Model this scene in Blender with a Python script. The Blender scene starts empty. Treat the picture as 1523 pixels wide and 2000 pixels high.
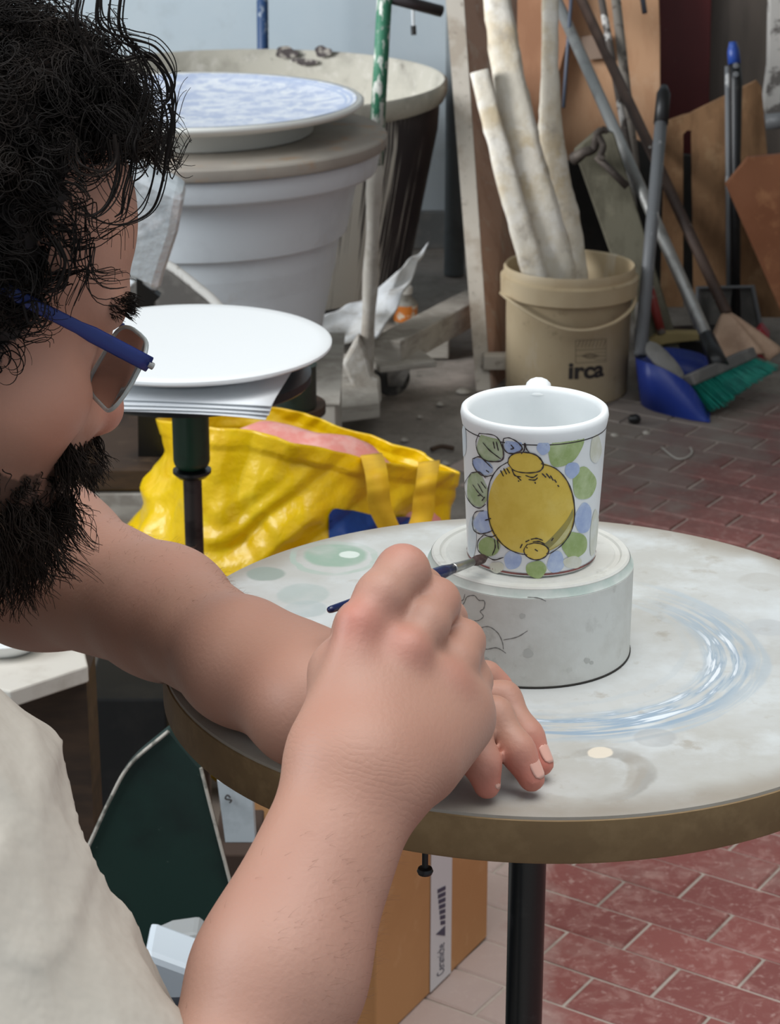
import bpy, math, random
import numpy as np
from mathutils import Vector, Matrix

random.seed(7)
RNG = np.random.default_rng(7)
SC = bpy.context.scene
COL = SC.collection

# ------------------------------------------------------------------ camera
F_PX, PITCH, CAM_H = 4300.0, math.radians(20.0), 1.256
cam_data = bpy.data.cameras.new('camera')
cam = bpy.data.objects.new('camera', cam_data)
COL.objects.link(cam)
cam.location = (0, 0, CAM_H)
cam.rotation_euler = (math.radians(90) - PITCH, 0, 0)
cam_data.sensor_fit = 'VERTICAL'
cam_data.sensor_height = 24.0
cam_data.lens = F_PX * 24.0 / 2000.0
cam_data.clip_start = 0.05
cam_data.dof.use_dof = True
cam_data.dof.focus_distance = 1.13
cam_data.dof.aperture_fstop = 24.0
SC.camera = cam

# ------------------------------------------------------------------ light
world = bpy.data.worlds.new('world')
SC.world = world
world.use_nodes = True
bg = world.node_tree.nodes['Background']
bg.inputs[0].default_value = (0.80, 0.90, 1.0, 1)
bg.inputs[1].default_value = 0.52


def area(name, loc, target, size, size_y, energy, color=(1, 1, 1)):
    d = bpy.data.lights.new(name, 'AREA')
    d.shape = 'RECTANGLE'
    d.size, d.size_y, d.energy, d.color = size, size_y, energy, color
    o = bpy.data.objects.new(name, d)
    COL.objects.link(o)
    o.location = loc
    o.rotation_euler = (Vector(target) - Vector(loc)).to_track_quat('-Z', 'Y').to_euler()
    return o


area('window_light_left', (-2.6, 0.9, 2.5), (0.1, 1.5, 0.6), 1.8, 1.6, 30, (0.88, 0.95, 1.0)).data.spread = math.radians(110)
area('skylight_overhead', (0.45, 1.15, 2.9), (0.35, 1.25, 0.6), 2.0, 2.0, 22, (1.0, 0.985, 0.96)).data.spread = math.radians(105)
area('window_light_rear', (-2.6, 3.1, 1.5), (1.0, 4.9, 0.8), 1.4, 1.3, 36, (0.96, 0.98, 1.0)).data.spread = math.radians(85)
SC.view_settings.view_transform = 'Standard'
SC.view_settings.look = 'None'
SC.view_settings.gamma = 1.0
SC.view_settings.use_curve_mapping = False
SC.view_settings.exposure = 0.0

# ------------------------------------------------------------------ points from the view
CP, SP = math.cos(PITCH), math.sin(PITCH)
EYE = np.array([0, 0, CAM_H])


def ray(px, py):
    a, b = (px - 761.5) / F_PX, (1000 - py) / F_PX
    return np.array([a, CP + b * SP, -SP + b * CP])


def PY(px, py, y):           # point at distance y in front of the camera
    r = ray(px, py)
    return EYE + r * (y / r[1])


def PZ(px, py, z):           # point at height z
    r = ray(px, py)
    return EYE + r * ((z - CAM_H) / r[2])


def slant(p):
    p = np.asarray(p) - EYE
    return p[1] * CP - p[2] * SP


def RP(r, p):                # a length of r pixels at point p, in metres
    return r * slant(p) / F_PX


# ------------------------------------------------------------------ materials
def lin(c):
    c = [x / 255.0 for x in c]
    return tuple((x / 12.92 if x <= 0.04045 else ((x + 0.055) / 1.055) ** 2.4) for x in c) + (1.0,)


MATS = {}


def mat(name, base, layers=(), rough=0.6, metal=0.0, bump=0.0, bscale=200.0, spec=0.5, stretch=(1, 1, 1),
        bdist=0.002, coat=0.0, trans=0.0, sss=0.0):
    """layers: (colour, scale, low, high, amount[, stretch]) noise patches mixed over the base colour"""
    if name in MATS:
        return MATS[name]
    m = bpy.data.materials.new(name)
    m.use_nodes = True
    nt = m.node_tree
    N, L = nt.nodes, nt.links
    b = N['Principled BSDF']
    tc = N.new('ShaderNodeTexCoord')
    out = None
    rgb = N.new('ShaderNodeRGB')
    rgb.outputs[0].default_value = lin(base)
    out = rgb.outputs[0]
    for i, ly in enumerate(layers):
        colr, scale, lo, hi, amt = ly[:5]
        st = ly[5] if len(ly) > 5 else stretch
        mp = N.new('ShaderNodeMapping')
        mp.inputs['Scale'].default_value = st
        mp.inputs['Location'].default_value = (i * 3.7 + 1.3, i * 1.9, i * 2.3)
        L.new(tc.outputs['Object'], mp.inputs[0])
        nz = N.new('ShaderNodeTexNoise')
        nz.inputs['Scale'].default_value = scale
        nz.inputs['Detail'].default_value = 6
        nz.inputs['Roughness'].default_value = 0.62
        L.new(mp.outputs[0], nz.inputs['Vector'])
        mr = N.new('ShaderNodeMapRange')
        mr.inputs[1].default_value = lo
        mr.inputs[2].default_value = hi
        mr.inputs[3].default_value = 0
        mr.inputs[4].default_value = amt
        L.new(nz.outputs[0], mr.inputs[0])
        mx = N.new('ShaderNodeMix')
        mx.data_type = 'RGBA'
        L.new(mr.outputs[0], mx.inputs[0])
        L.new(out, mx.inputs[6])
        mx.inputs[7].default_value = lin(colr)
        out = mx.outputs[2]
    L.new(out, b.inputs['Base Color'])
    b.inputs['Roughness'].default_value = rough
    b.inputs['Metallic'].default_value = metal
    b.inputs['Specular IOR Level'].default_value = spec
    b.inputs['Coat Weight'].default_value = coat
    if trans:
        b.inputs['Transmission Weight'].default_value = trans
    if sss:
        b.inputs['Subsurface Weight'].default_value = sss
        b.inputs['Subsurface Radius'].default_value = (0.012, 0.005, 0.003)
        b.inputs['Subsurface Scale'].default_value = 0.6
    if bump:
        mp = N.new('ShaderNodeMapping')
        mp.inputs['Scale'].default_value = stretch
        L.new(tc.outputs['Object'], mp.inputs[0])
        nz = N.new('ShaderNodeTexNoise')
        nz.inputs['Scale'].default_value = bscale
        nz.inputs['Detail'].default_value = 4
        L.new(mp.outputs[0], nz.inputs['Vector'])
        bp = N.new('ShaderNodeBump')
        bp.inputs['Strength'].default_value = bump
        bp.inputs['Distance'].default_value = bdist
        L.new(nz.outputs[0], bp.inputs['Height'])
        L.new(bp.outputs[0], b.inputs['Normal'])
    MATS[name] = m
    return m


# ------------------------------------------------------------------ mesh builder
def unit(v):
    v = np.asarray(v, float)
    return v / (np.linalg.norm(v) + 1e-12)


def frame(d):
    d = unit(d)
    a = np.array([0, 0, 1.0]) if abs(d[2]) < 0.9 else np.array([1.0, 0, 0])
    s = unit(np.cross(a, d))
    return s, np.cross(d, s), d


class G:
    def __init__(self):
        self.v, self.f = [], []

    def add(self, v, f):
        o = len(self.v)
        self.v += [tuple(map(float, p)) for p in v]
        self.f += [tuple(i + o for i in q) for q in f]
        return self

    def box(self, c, size, axes=None):
        c = np.asarray(c, float)
        A = np.eye(3) if axes is None else np.asarray(axes, float)
        h = np.asarray(size, float) / 2
        vs = [c + A[0] * (sx * h[0]) + A[1] * (sy * h[1]) + A[2] * (sz * h[2])
              for sx in (-1, 1) for sy in (-1, 1) for sz in (-1, 1)]
        return self.add(vs, [(0, 1, 3, 2), (4, 6, 7, 5), (0, 4, 5, 1), (2, 3, 7, 6), (0, 2, 6, 4), (1, 5, 7, 3)])

    def box2(self, lo, hi):
        lo, hi = np.asarray(lo, float), np.asarray(hi, float)
        return self.box((lo + hi) / 2, hi - lo)

    def tube(self, path, rad, n=12, cap=True, flat=None):
        """sweep along a path; rad a number or list; flat=(direction, factor) squashes the section"""
        P = [np.asarray(p, float) for p in path]
        R = [rad] * len(P) if np.isscalar(rad) else list(rad)
        vs, fs = [], []
        s = None
        for i, p in enumerate(P):
            t = unit(P[min(i + 1, len(P) - 1)] - P[max(i - 1, 0)])
            if s is None:
                s = frame(t)[0] if flat is None else unit(np.cross(flat[0], t))
            else:
                s = unit(s - t * np.dot(s, t))
            w = np.cross(t, s)
            k = 1.0 if flat is None else flat[1]
            for j in range(n):
                a = 2 * math.pi * j / n
                vs.append(p + (s * math.cos(a) + w * math.sin(a) * k) * R[i])
        for i in range(len(P) - 1):
            for j in range(n):
                k2 = (j + 1) % n
                fs.append((i * n + j, i * n + k2, (i + 1) * n + k2, (i + 1) * n + j))
        if cap:
            fs.append(tuple(range(n - 1, -1, -1)))
            fs.append(tuple((len(P) - 1) * n + j for j in range(n)))
        return self.add(vs, fs)

    def lathe(self, prof, c, n=48, axis=(0, 0, 1), closed=False):
        """prof: (radius, height) pairs"""
        c = np.asarray(c, float)
        s, w, d = frame(axis)
        if tuple(axis) == (0, 0, 1):
            s, w, d = np.array([1.0, 0, 0]), np.array([0, 1.0, 0]), np.array([0, 0, 1.0])
        vs, fs = [], []
        for r, h in prof:
            r = max(r, 1e-5)
            for j in range(n):
                a = 2 * math.pi * j / n
                vs.append(c + d * h + (s * math.cos(a) + w * math.sin(a)) * r)
        m = len(prof)
        for i in range(m if closed else m - 1):
            i2 = (i + 1) % m
            for j in range(n):
                k = (j + 1) % n
                fs.append((i * n + j, i * n + k, i2 * n + k, i2 * n + j))
        return self.add(vs, fs)

    def prism(self, poly, thick):
        """a flat outline (3-D points) given thickness along the vector thick"""
        P = [np.asarray(p, float) for p in poly]
        n = len(P)
        t = np.asarray(thick, float)
        vs = P + [p + t for p in P]
        nrm = np.zeros(3)
        for i in range(n):
            nrm += np.cross(P[i], P[(i + 1) % n])
        f = [tuple(range(n)), tuple(range(2 * n - 1, n - 1, -1))] + \
            [(i, i + n, (i + 1) % n + n, (i + 1) % n) for i in range(n)]
        if np.dot(nrm, t) > 0:
            f = [q[::-1] for q in f]
        return self.add(vs, f)

    def grid(self, fn, nu, nv, closed_u=False):
        vs = [fn(i / (nu if closed_u else nu - 1), j / (nv - 1)) for j in range(nv) for i in range(nu)]
        fs = []
        for j in range(nv - 1):
            for i in range(nu if closed_u else nu - 1):
                k = (i + 1) % nu
                fs.append((j * nu + i, j * nu + k, (j + 1) * nu + k, (j + 1) * nu + i))
        return self.add(vs, fs)


def build(name, g, m, parent=None, smooth=False, bevel=0.0, loc=None, solid=0.0, subsurf=0, kind=None, autos=None):
    if isinstance(g, G):
        v, f = np.array(g.v, float).reshape(-1, 3), g.f
    else:
        v, f = np.asarray(g[0], float), g[1]
    me = bpy.data.meshes.new(name)
    o = bpy.data.objects.new(name, me)
    COL.objects.link(o)
    if parent is not None:
        o.parent = parent
        wl = np.zeros(3)
        q = parent
        while q is not None:
            wl += np.array(q.location)
            q = q.parent
        off = wl
    else:
        if loc is None:
            lo, hi = v.min(0), v.max(0)
            loc = ((lo[0] + hi[0]) / 2, (lo[1] + hi[1]) / 2, lo[2])
        o.location = loc
        off = np.array(loc)
    vv = v - off
    if isinstance(f, np.ndarray):
        me.vertices.add(len(vv))
        me.vertices.foreach_set('co', vv.astype(np.float32).ravel())
        k = f.shape[1]
        me.loops.add(f.size)
        me.loops.foreach_set('vertex_index', f.astype(np.int32).ravel())
        me.polygons.add(len(f))
        me.polygons.foreach_set('loop_start', np.arange(0, f.size, k, dtype=np.int32))
        me.update(calc_edges=True)
        me.validate()
    else:
        me.from_pydata([tuple(p) for p in vv], [], f)
        me.update()
        import bmesh
        bm = bmesh.new()
        bm.from_mesh(me)
        bmesh.ops.recalc_face_normals(bm, faces=bm.faces)
        bm.to_mesh(me)
        bm.free()
    if m is not None:
        me.materials.append(m)
    if smooth or autos:
        me.polygons.foreach_set('use_smooth', np.ones(len(me.polygons), dtype=bool))
    if autos:
        me.set_sharp_from_angle(angle=math.radians(autos))
    if solid:
        md = o.modifiers.new('solid', 'SOLIDIFY')
        md.thickness = solid
        md.offset = 0
    if bevel:
        md = o.modifiers.new('bevel', 'BEVEL')
        md.width = bevel
        md.segments = 2
        md.limit_method = 'ANGLE'
    if subsurf:
        md = o.modifiers.new('sub', 'SUBSURF')
        md.levels = md.render_levels = subsurf
    if kind:
        o['kind'] = kind
    return o


def tag(o, label, cat, group=None):
    o['label'] = label
    o['category'] = cat
    if group:
        o['group'] = group
    return o


def thing(name, label, cat, loc, group=None):
    o = bpy.data.objects.new(name, None)
    COL.objects.link(o)
    o.location = tuple(map(float, loc))
    o.empty_display_size = 0.05
    return tag(o, label, cat, group)


def spline(pts, n=8):
    """Catmull-Rom through points"""
    P = [np.asarray(p, float) for p in pts]
    P = [2 * P[0] - P[1]] + P + [2 * P[-1] - P[-2]]
    out = []
    for i in range(1, len(P) - 2):
        for k in range(n):
            t = k / n
            out.append(0.5 * (2 * P[i] + (P[i + 1] - P[i - 1]) * t + (2 * P[i - 1] - 5 * P[i] + 4 * P[i + 1] - P[i + 2]) * t * t
                              + (3 * P[i] - P[i - 1] - 3 * P[i + 1] + P[i + 2]) * t ** 3))
    out.append(P[-2])
    return out


def wob(p, s, seed=0.0):
    """cheap smooth noise in -1..1"""
    x, y, z = p[0] * s + seed, p[1] * s + 1.7 * seed, p[2] * s - seed
    return (math.sin(x * 1.3 + 1.9 * math.sin(y * 0.9 + z)) + math.sin(y * 1.7 + 1.3 * math.sin(z * 1.1 + x * 0.7))
            + math.sin(z * 1.5 + 1.6 * math.sin(x * 1.2 - y))) / 3


def PL(px, py, y0, k=0.0, m=0.0):
    """point on the plane y = y0 + k*z + m*x"""
    r = ray(px, py)
    t = (y0 + k * CAM_H) / (r[1] - k * r[2] - m * r[0])
    return EYE + r * t


def structure(o):
    o['kind'] = 'structure'
    return o


# ------------------------------------------------------------------ position-based materials for the setting
def floor_mat(name, base, dust, is_tile):
    m = bpy.data.materials.new(name)
    m.use_nodes = True
    N, L = m.node_tree.nodes, m.node_tree.links
    b = N['Principled BSDF']
    geo = N.new('ShaderNodeNewGeometry')

    def noise(scale, lo, hi, amt, det=8, dis=0.0):
        nz = N.new('ShaderNodeTexNoise')
        nz.inputs['Scale'].default_value = scale
        nz.inputs['Detail'].default_value = det
        nz.inputs['Roughness'].default_value = 0.65
        nz.inputs['Distortion'].default_value = dis
        L.new(geo.outputs['Position'], nz.inputs['Vector'])
        mr = N.new('ShaderNodeMapRange')
        mr.inputs[1].default_value, mr.inputs[2].default_value = lo, hi
        mr.inputs[4].default_value = amt
        L.new(nz.outputs[0], mr.inputs[0])
        return mr.outputs[0], nz.outputs[0]

    def mix(fac, a, c):
        mx = N.new('ShaderNodeMix')
        mx.data_type = 'RGBA'
        if isinstance(fac, float):
            mx.inputs[0].default_value = fac
        else:
            L.new(fac, mx.inputs[0])
        if isinstance(a, tuple):
            mx.inputs[6].default_value = a
        else:
            L.new(a, mx.inputs[6])
        mx.inputs[7].default_value = c
        return mx.outputs[2]
    out = lin(base)
    if is_tile:
        oi = N.new('ShaderNodeObjectInfo')
        mr = N.new('ShaderNodeMapRange')
        mr.inputs[4].default_value = 0.45
        L.new(oi.outputs['Random'], mr.inputs[0])
        out = mix(mr.outputs[0], out, lin((106, 58, 55)))
        f, _ = noise(26, 0.50, 0.72, 0.45, dis=1.2)
        out = mix(f, out, lin((196, 160, 150)))
        f, _ = noise(95, 0.56, 0.70, 0.5)
        out = mix(f, out, lin((205, 178, 168)))
        f, _ = noise(5, 0.52, 0.74, 0.45)
        out = mix(f, out, lin((168, 150, 140)))
    else:
        f, _ = noise(9, 0.42, 0.66, 0.7)
        out = mix(f, out, lin((150, 143, 134)))
        f, _ = noise(40, 0.52, 0.70, 0.6)
        out = mix(f, out, lin((92, 86, 80)))
        f, _ = noise(120, 0.60, 0.72, 0.5)
        out = mix(f, out, lin((196, 190, 182)))
        f, _ = noise(3.0, 0.50, 0.62, 0.7)
        out = mix(f, out, lin((176, 164, 155)))
    # a drift of plaster dust lying along the left and back of the tiled field
    sx = N.new('ShaderNodeSeparateXYZ')
    L.new(geo.outputs['Position'], sx.inputs[0])

    def math_(op, a, c):
        n = N.new('ShaderNodeMath')
        n.operation = op
        for i, q in enumerate((a, c)):
            if isinstance(q, (int, float)):
                n.inputs[i].default_value = q
            else:
                L.new(q, n.inputs[i])
        return n.outputs[0]
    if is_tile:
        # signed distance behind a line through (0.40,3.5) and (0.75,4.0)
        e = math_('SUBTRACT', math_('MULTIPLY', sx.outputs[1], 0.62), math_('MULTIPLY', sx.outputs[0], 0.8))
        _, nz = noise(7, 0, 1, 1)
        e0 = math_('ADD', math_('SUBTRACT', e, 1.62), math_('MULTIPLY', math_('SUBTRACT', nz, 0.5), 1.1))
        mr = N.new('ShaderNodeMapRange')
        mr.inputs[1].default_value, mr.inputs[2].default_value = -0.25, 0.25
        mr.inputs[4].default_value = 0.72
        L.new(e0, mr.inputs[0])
        out = mix(mr.outputs[0], out, lin((88, 66, 61)))      # far floor's shade put into the tile colour as brown patches
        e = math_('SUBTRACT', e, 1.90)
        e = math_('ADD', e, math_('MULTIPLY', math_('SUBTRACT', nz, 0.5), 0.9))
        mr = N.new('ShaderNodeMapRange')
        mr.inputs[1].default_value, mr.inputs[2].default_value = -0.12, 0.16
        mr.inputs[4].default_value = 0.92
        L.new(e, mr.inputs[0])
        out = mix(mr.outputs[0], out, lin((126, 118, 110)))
        # dust by the cardboard box
        e = math_('SUBTRACT', math_('MULTIPLY', sx.outputs[0], -1.0), -0.165)
        e = math_('ADD', e, math_('MULTIPLY', math_('SUBTRACT', nz, 0.5), 0.18))
        mr = N.new('ShaderNodeMapRange')
        mr.inputs[1].default_value, mr.inputs[2].default_value = -0.03, 0.04
        mr.inputs[4].default_value = 0.85
        L.new(e, mr.inputs[0])
        out = mix(mr.outputs[0], out, lin((176, 160, 152)))
    L.new(out, b.inputs['Base Color'])
    b.inputs['Roughness'].default_value = 0.62 if is_tile else 0.9
    _, nz = noise(140, 0, 1, 1, 5)
    bp = N.new('ShaderNodeBump')
    bp.inputs['Strength'].default_value = 0.35
    bp.inputs['Distance'].default_value = 0.002
    L.new(nz, bp.inputs['Height'])
    L.new(bp.outputs[0], b.inputs['Normal'])
    return m


M_WALL = mat('pale_blue_wall', (188, 202, 210), [((205, 214, 218), 1.2, 0.4, 0.6, 0.6), ((170, 180, 184), 9, 0.56, 0.7, 0.4)], rough=0.85, bump=0.15, bscale=60)
M_WOODGREY = mat('dusty_grey_wood', (172, 166, 156), [((134, 127, 117), 8, 0.45, 0.6, 0.7, (1, 1, 6)), ((190, 185, 176), 30, 0.52, 0.66, 0.6)], rough=0.9, bump=0.3, bscale=80)
M_PLASTER = mat('crusted_plaster', (214, 206, 190), [((188, 168, 132), 9, 0.50, 0.66, 0.75), ((160, 150, 138), 30, 0.55, 0.7, 0.6), ((228, 224, 216), 14, 0.5, 0.6, 0.6)], rough=0.92, bump=0.9, bscale=70)
M_STEEL = mat('aluminium_tube', (165, 165, 162), [((120, 118, 114), 20, 0.5, 0.65, 0.6)], rough=0.5, metal=0.7)
M_GREYPAINT = mat('grey_paint_metal', (108, 110, 112), [((196, 196, 194), 25, 0.6, 0.66, 0.9, (1, 1, 0.4))], rough=0.5)
M_BLACK = mat('black_plastic', (18, 18, 19), [((60, 58, 55), 60, 0.58, 0.7, 0.5)], rough=0.45)
M_BLACKMETAL = mat('black_metal', (22, 25, 27), [((60, 60, 60), 60, 0.6, 0.7, 0.4)], rough=0.32, spec=0.6)
M_WHITEGLAZE = mat('bisque_white', (236, 238, 238), rough=0.55, bump=0.05, bscale=400)
M_PLY = mat('plywood', (178, 136, 96), [((150, 108, 70), 5, 0.45, 0.6, 0.7, (6, 6, 1)), ((205, 170, 130), 14, 0.52, 0.66, 0.5)], rough=0.75, bump=0.15, bscale=60)
M_PEACH = mat('peach_ply', (202, 158, 122), [((182, 134, 98), 4, 0.46, 0.62, 0.5, (5, 5, 1)), ((214, 182, 152), 10, 0.55, 0.7, 0.5)], rough=0.75)
M_DARKWOOD = mat('dark_stained_wood', (66, 48, 34), [((40, 28, 20), 6, 0.45, 0.6, 0.8, (1, 1, 5)), ((92, 74, 56), 30, 0.58, 0.7, 0.5)], rough=0.7)

# ------------------------------------------------------------------ the setting
g = G().box2((-3.2, -0.6, -0.06), (3.4, 5.4, -0.003))
FLOOR = structure(build('floor', g, floor_mat('dusty_concrete', (126, 119, 111), None, False), loc=(0, 2, -0.06)))
structure(build('wall_back', G().box2((-3.2, 5.4, -0.06), (3.4, 5.5, 3.2)), M_WALL))
structure(build('ceiling', G().box2((-3.2, 1.9, 3.2), (3.4, 5.5, 3.28)), mat('old_ceiling', (150, 148, 142), rough=0.9)))
structure(build('wall_right', G().box2((2.0, 1.6, -0.06), (2.1, 5.5, 3.2)), mat('mottled_grey_wall', (128, 124, 116), [((108, 104, 98), 3, 0.45, 0.6, 0.5)], rough=0.9)))  # grey-brown wall with slightly darker mottling
structure(build('baseboard_back', G().box2((-3.2, 5.375, -0.004), (3.4, 5.399, 0.09)), mat('dusty_skirting', (120, 122, 122), [((150, 146, 140), 12, 0.45, 0.6, 0.6)], rough=0.8), bevel=0.004))

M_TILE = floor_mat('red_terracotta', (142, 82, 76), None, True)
ang = math.radians(-33.5)
ER, NR = np.array([math.cos(ang), math.sin(ang)]), np.array([-math.sin(ang), math.cos(ang)])
TL, TW, GAP = 0.1355, 0.0662, 0.0040
hl, hw, top = (TL - GAP) / 2, (TW - GAP) / 2, 0.0
ax = [np.append(ER, 0), np.append(NR, 0), np.array([0, 0, 1.0])]
tile_meshes = []
for q in range(3):
    tg = G()
    b = 0.0022
    dz = [(-0.0005, 0.0004), (0.0006, -0.0004), (0.0, 0.0006)][q]
    lo = [(-hl, -hw), (hl, -hw), (hl, hw), (-hl, hw)]
    vs = [ax[0] * x + ax[1] * y + ax[2] * (-0.012) for x, y in lo]
    vs += [ax[0] * x + ax[1] * y + ax[2] * (-b) for x, y in lo]
    vs += [ax[0] * (x - math.copysign(b, x)) + ax[1] * (y - math.copysign(b, y)) + ax[2] * (dz[0] * (x > 0) + dz[1] * (y > 0)) for x, y in lo]
    fs = [(3, 2, 1, 0), (8, 9, 10, 11)]
    for i in range(4):
        j = (i + 1) % 4
        fs += [(i, j, j + 4, i + 4), (i + 4, j + 4, j + 8, i + 8)]
    tg.add(vs, fs)
    me = bpy.data.meshes.new('floor_tile')
    me.from_pydata(tg.v, [], tg.f)
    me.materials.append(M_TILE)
    tile_meshes.append(me)
cnt = 0
cands = []
for r in range(-34, 44):
    n = 1.966 + r * TW
    for c in range(-34, 44):
        e = -1.002 + TL / 2 + c * TL + (TL / 2 if r % 2 else 0)
        x, y = ER * e + NR * n
        if not (0.45 < y < 4.15 and -0.12 < x < 1.95) or (y > 2.75 and x < 0.115 + 0.06 * (y - 2.75)):
            continue
        d = y * CP + CAM_H * SP
        px = 761.5 + F_PX * x / d
        py = 1000 - F_PX * (y * SP - CAM_H * CP) / d
        vis = 930 < px < 1560 and 790 < py < 2060
        cands.append((not vis, abs(px - 1250) > 330, y, x))
cands.sort()
mort, rest = G(), G()
src = tile_meshes[0]
rv, rf = [np.array(v.co) for v in src.vertices], [tuple(p.vertices) for p in src.polygons]
for i, (far, _, y, x) in enumerate(cands):
    mort.add([np.array([x, y, -0.0022]) + ax[0] * sx * TL / 2 + ax[1] * sy * TW / 2 for sx, sy in ((-1, -1), (1, -1), (1, 1), (-1, 1))], [(0, 1, 2, 3)])
    if i >= 300:
        dz_ = random.uniform(0.0002, 0.0012)
        rest.add([v + [x, y, dz_] for v in rv], rf)
        continue
    o = bpy.data.objects.new('floor_tile', random.choice(tile_meshes))
    COL.objects.link(o)
    o.parent = FLOOR
    o.location = (x - 0, y - 2, 0.06 + random.uniform(0.0002, 0.0012))
    o.rotation_euler = (0, 0, random.uniform(-0.006, 0.006))
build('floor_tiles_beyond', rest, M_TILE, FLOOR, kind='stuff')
build('mortar_joints', mort, mat('pale_mortar', (178, 166, 156), [((140, 128, 118), 14, 0.45, 0.62, 0.7)], rough=0.95), FLOOR, kind='stuff')

# ------------------------------------------------------------------ decorating wheel: round work table
TC, TR, TZ = np.array([0.0825, 1.17, 0.75]), 0.2134, 0.75


def table_mat():
    m = mat('worn_white_tabletop', (188, 190, 188), [((170, 168, 160), 9, 0.44, 0.62, 0.7), ((206, 212, 214), 16, 0.5, 0.66, 0.6), ((150, 140, 124), 42, 0.60, 0.70, 0.5)], rough=0.6, bump=0.12, bscale=150)
    N, L = m.node_tree.nodes, m.node_tree.links
    b = N['Principled BSDF']
    out = b.inputs['Base Color'].links[0].from_socket
    tc = [n for n in N if n.type == 'TEX_COORD'][0]
    sep = N.new('ShaderNodeSeparateXYZ')
    L.new(tc.outputs['Object'], sep.inputs[0])
    nzs = N.new('ShaderNodeTexNoise')
    nzs.inputs['Scale'].default_value = 28
    nzs.inputs['Detail'].default_value = 7
    L.new(tc.outputs['Object'], nzs.inputs['Vector'])

    def M2(op, a, c=0.0):
        n = N.new('ShaderNodeMath')
        n.operation = op
        for i, q in enumerate((a, c)):
            if isinstance(q, (int, float)):
                n.inputs[i].default_value = q
            else:
                L.new(q, n.inputs[i])
        return n.outputs[0]

    def rng(v, a, c, lo=0.0, hi=1.0):
        mr = N.new('ShaderNodeMapRange')
        mr.interpolation_type = 'SMOOTHSTEP'
        for i, q in enumerate((a, c, lo, hi)):
            mr.inputs[i + 1].default_value = q
        L.new(v, mr.inputs[0])
        return mr.outputs[0]

    def blend(fac, colr):
        nonlocal out
        mx = N.new('ShaderNodeMix')
        mx.data_type = 'RGBA'
        L.new(fac, mx.inputs[0])
        L.new(out, mx.inputs[6])
        mx.inputs[7].default_value = lin(colr)
        out = mx.outputs[2]

    def radius(cx, cy, kx=1.0, ky=1.0):
        dx = M2('MULTIPLY', M2('SUBTRACT', sep.outputs[0], cx), kx)
        dy = M2('MULTIPLY', M2('SUBTRACT', sep.outputs[1], cy), ky)
        return M2('SQRT', M2('ADD', M2('MULTIPLY', dx, dx), M2('MULTIPLY', dy, dy)))
    wig = M2('MULTIPLY', M2('SUBTRACT', nzs.outputs[0], 0.5), 0.018)

    def ring(cx, cy, r, w, amt, colr, nlo=0.35, nhi=0.6, ky=1.0, sector=None):
        rr = M2('ADD', radius(cx, cy, 1.0, ky), wig)
        f = rng(M2('ABSOLUTE', M2('SUBTRACT', rr, r)), w * 0.55, w, 1.0, 0.0)
        f = M2('MULTIPLY', f, rng(nzs.outputs[0], nlo, nhi, 0.15, amt))
        if sector:   # only where dot((x,y)-(c), dir) is large
            a = math.radians(sector[0])
            d = M2('ADD', M2('MULTIPLY', M2('SUBTRACT', sep.outputs[0], cx), math.cos(a)),
                   M2('MULTIPLY', M2('SUBTRACT', sep.outputs[1], cy), math.sin(a)))
            f = M2('MULTIPLY', f, rng(d, sector[1] * r, sector[2] * r))
        blend(f, colr)

    def spot(p, r, amt, colr, ky=1.0, nlo=0.3, nhi=0.5):
        c = p - TC
        rr = M2('ADD', radius(c[0], c[1], 1.0, ky), M2('MULTIPLY', wig, 0.6))
        f = rng(rr, r * 0.8, r, amt, 0.0)
        f = M2('MULTIPLY', f, rng(nzs.outputs[0], nlo, nhi, 0.4, 1.0))
        blend(f, colr)
    # worn grey-brown border
    rr = M2('ADD', radius(0, 0), M2('MULTIPLY', wig, 1.4))
    blend(rng(rr, 0.186, 0.212, 0.0, 0.8), (140, 130, 116))
    # swept streaks of blue glaze: noise stretched around the centre
    at2 = M2('ARCTAN2', M2('SUBTRACT', sep.outputs[1], -0.012), M2('SUBTRACT', sep.outputs[0], 0.012))
    cb = N.new('ShaderNodeCombineXYZ')
    L.new(M2('MULTIPLY', at2, 2.2), cb.inputs[0])
    L.new(M2('MULTIPLY', radius(0.012, -0.012), 240.0), cb.inputs[1])
    pn = N.new('ShaderNodeTexNoise')
    pn.inputs['Scale'].default_value = 1.0
    pn.inputs['Detail'].default_value = 5
    L.new(cb.outputs[0], pn.inputs['Vector'])

    def streak(r, w, amt, colr, lo, hi, sector):
        rr = M2('ADD', radius(0.012, -0.012), M2('MULTIPLY', wig, 0.5))
        f = rng(M2('ABSOLUTE', M2('SUBTRACT', rr, r)), w * 0.4, w, 1.0, 0.0)
        f = M2('MULTIPLY', f, rng(pn.outputs[0], lo, hi, 0.0, amt))
        a = math.radians(sector[0])
        d = M2('ADD', M2('MULTIPLY', M2('SUBTRACT', sep.outputs[0], 0.012), math.cos(a)), M2('MULTIPLY', M2('SUBTRACT', sep.outputs[1], -0.012), math.sin(a)))
        f = M2('MULTIPLY', f, rng(d, sector[1] * r, sector[2] * r))
        blend(f, colr)
    streak(0.100, 0.020, 0.75, (150, 168, 182), 0.36, 0.55, (-40, -0.2, 0.5))
    streak(0.098, 0.013, 0.85, (120, 142, 164), 0.50, 0.60, (-60, 0.1, 0.6))
    streak(0.096, 0.012, 0.85, (232, 237, 240), 0.54, 0.62, (-50, 0.2, 0.6))
    streak(0.102, 0.015, 0.9, (138, 158, 176), 0.42, 0.56, (-78, 0.78, 0.97))
    streak(0.099, 0.009, 0.8, (228, 234, 238), 0.56, 0.64, (-78, 0.8, 0.97))
    streak(0.118, 0.005, 0.6, (166, 178, 186), 0.40, 0.55, (-20, 0.0, 0.5))
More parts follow.
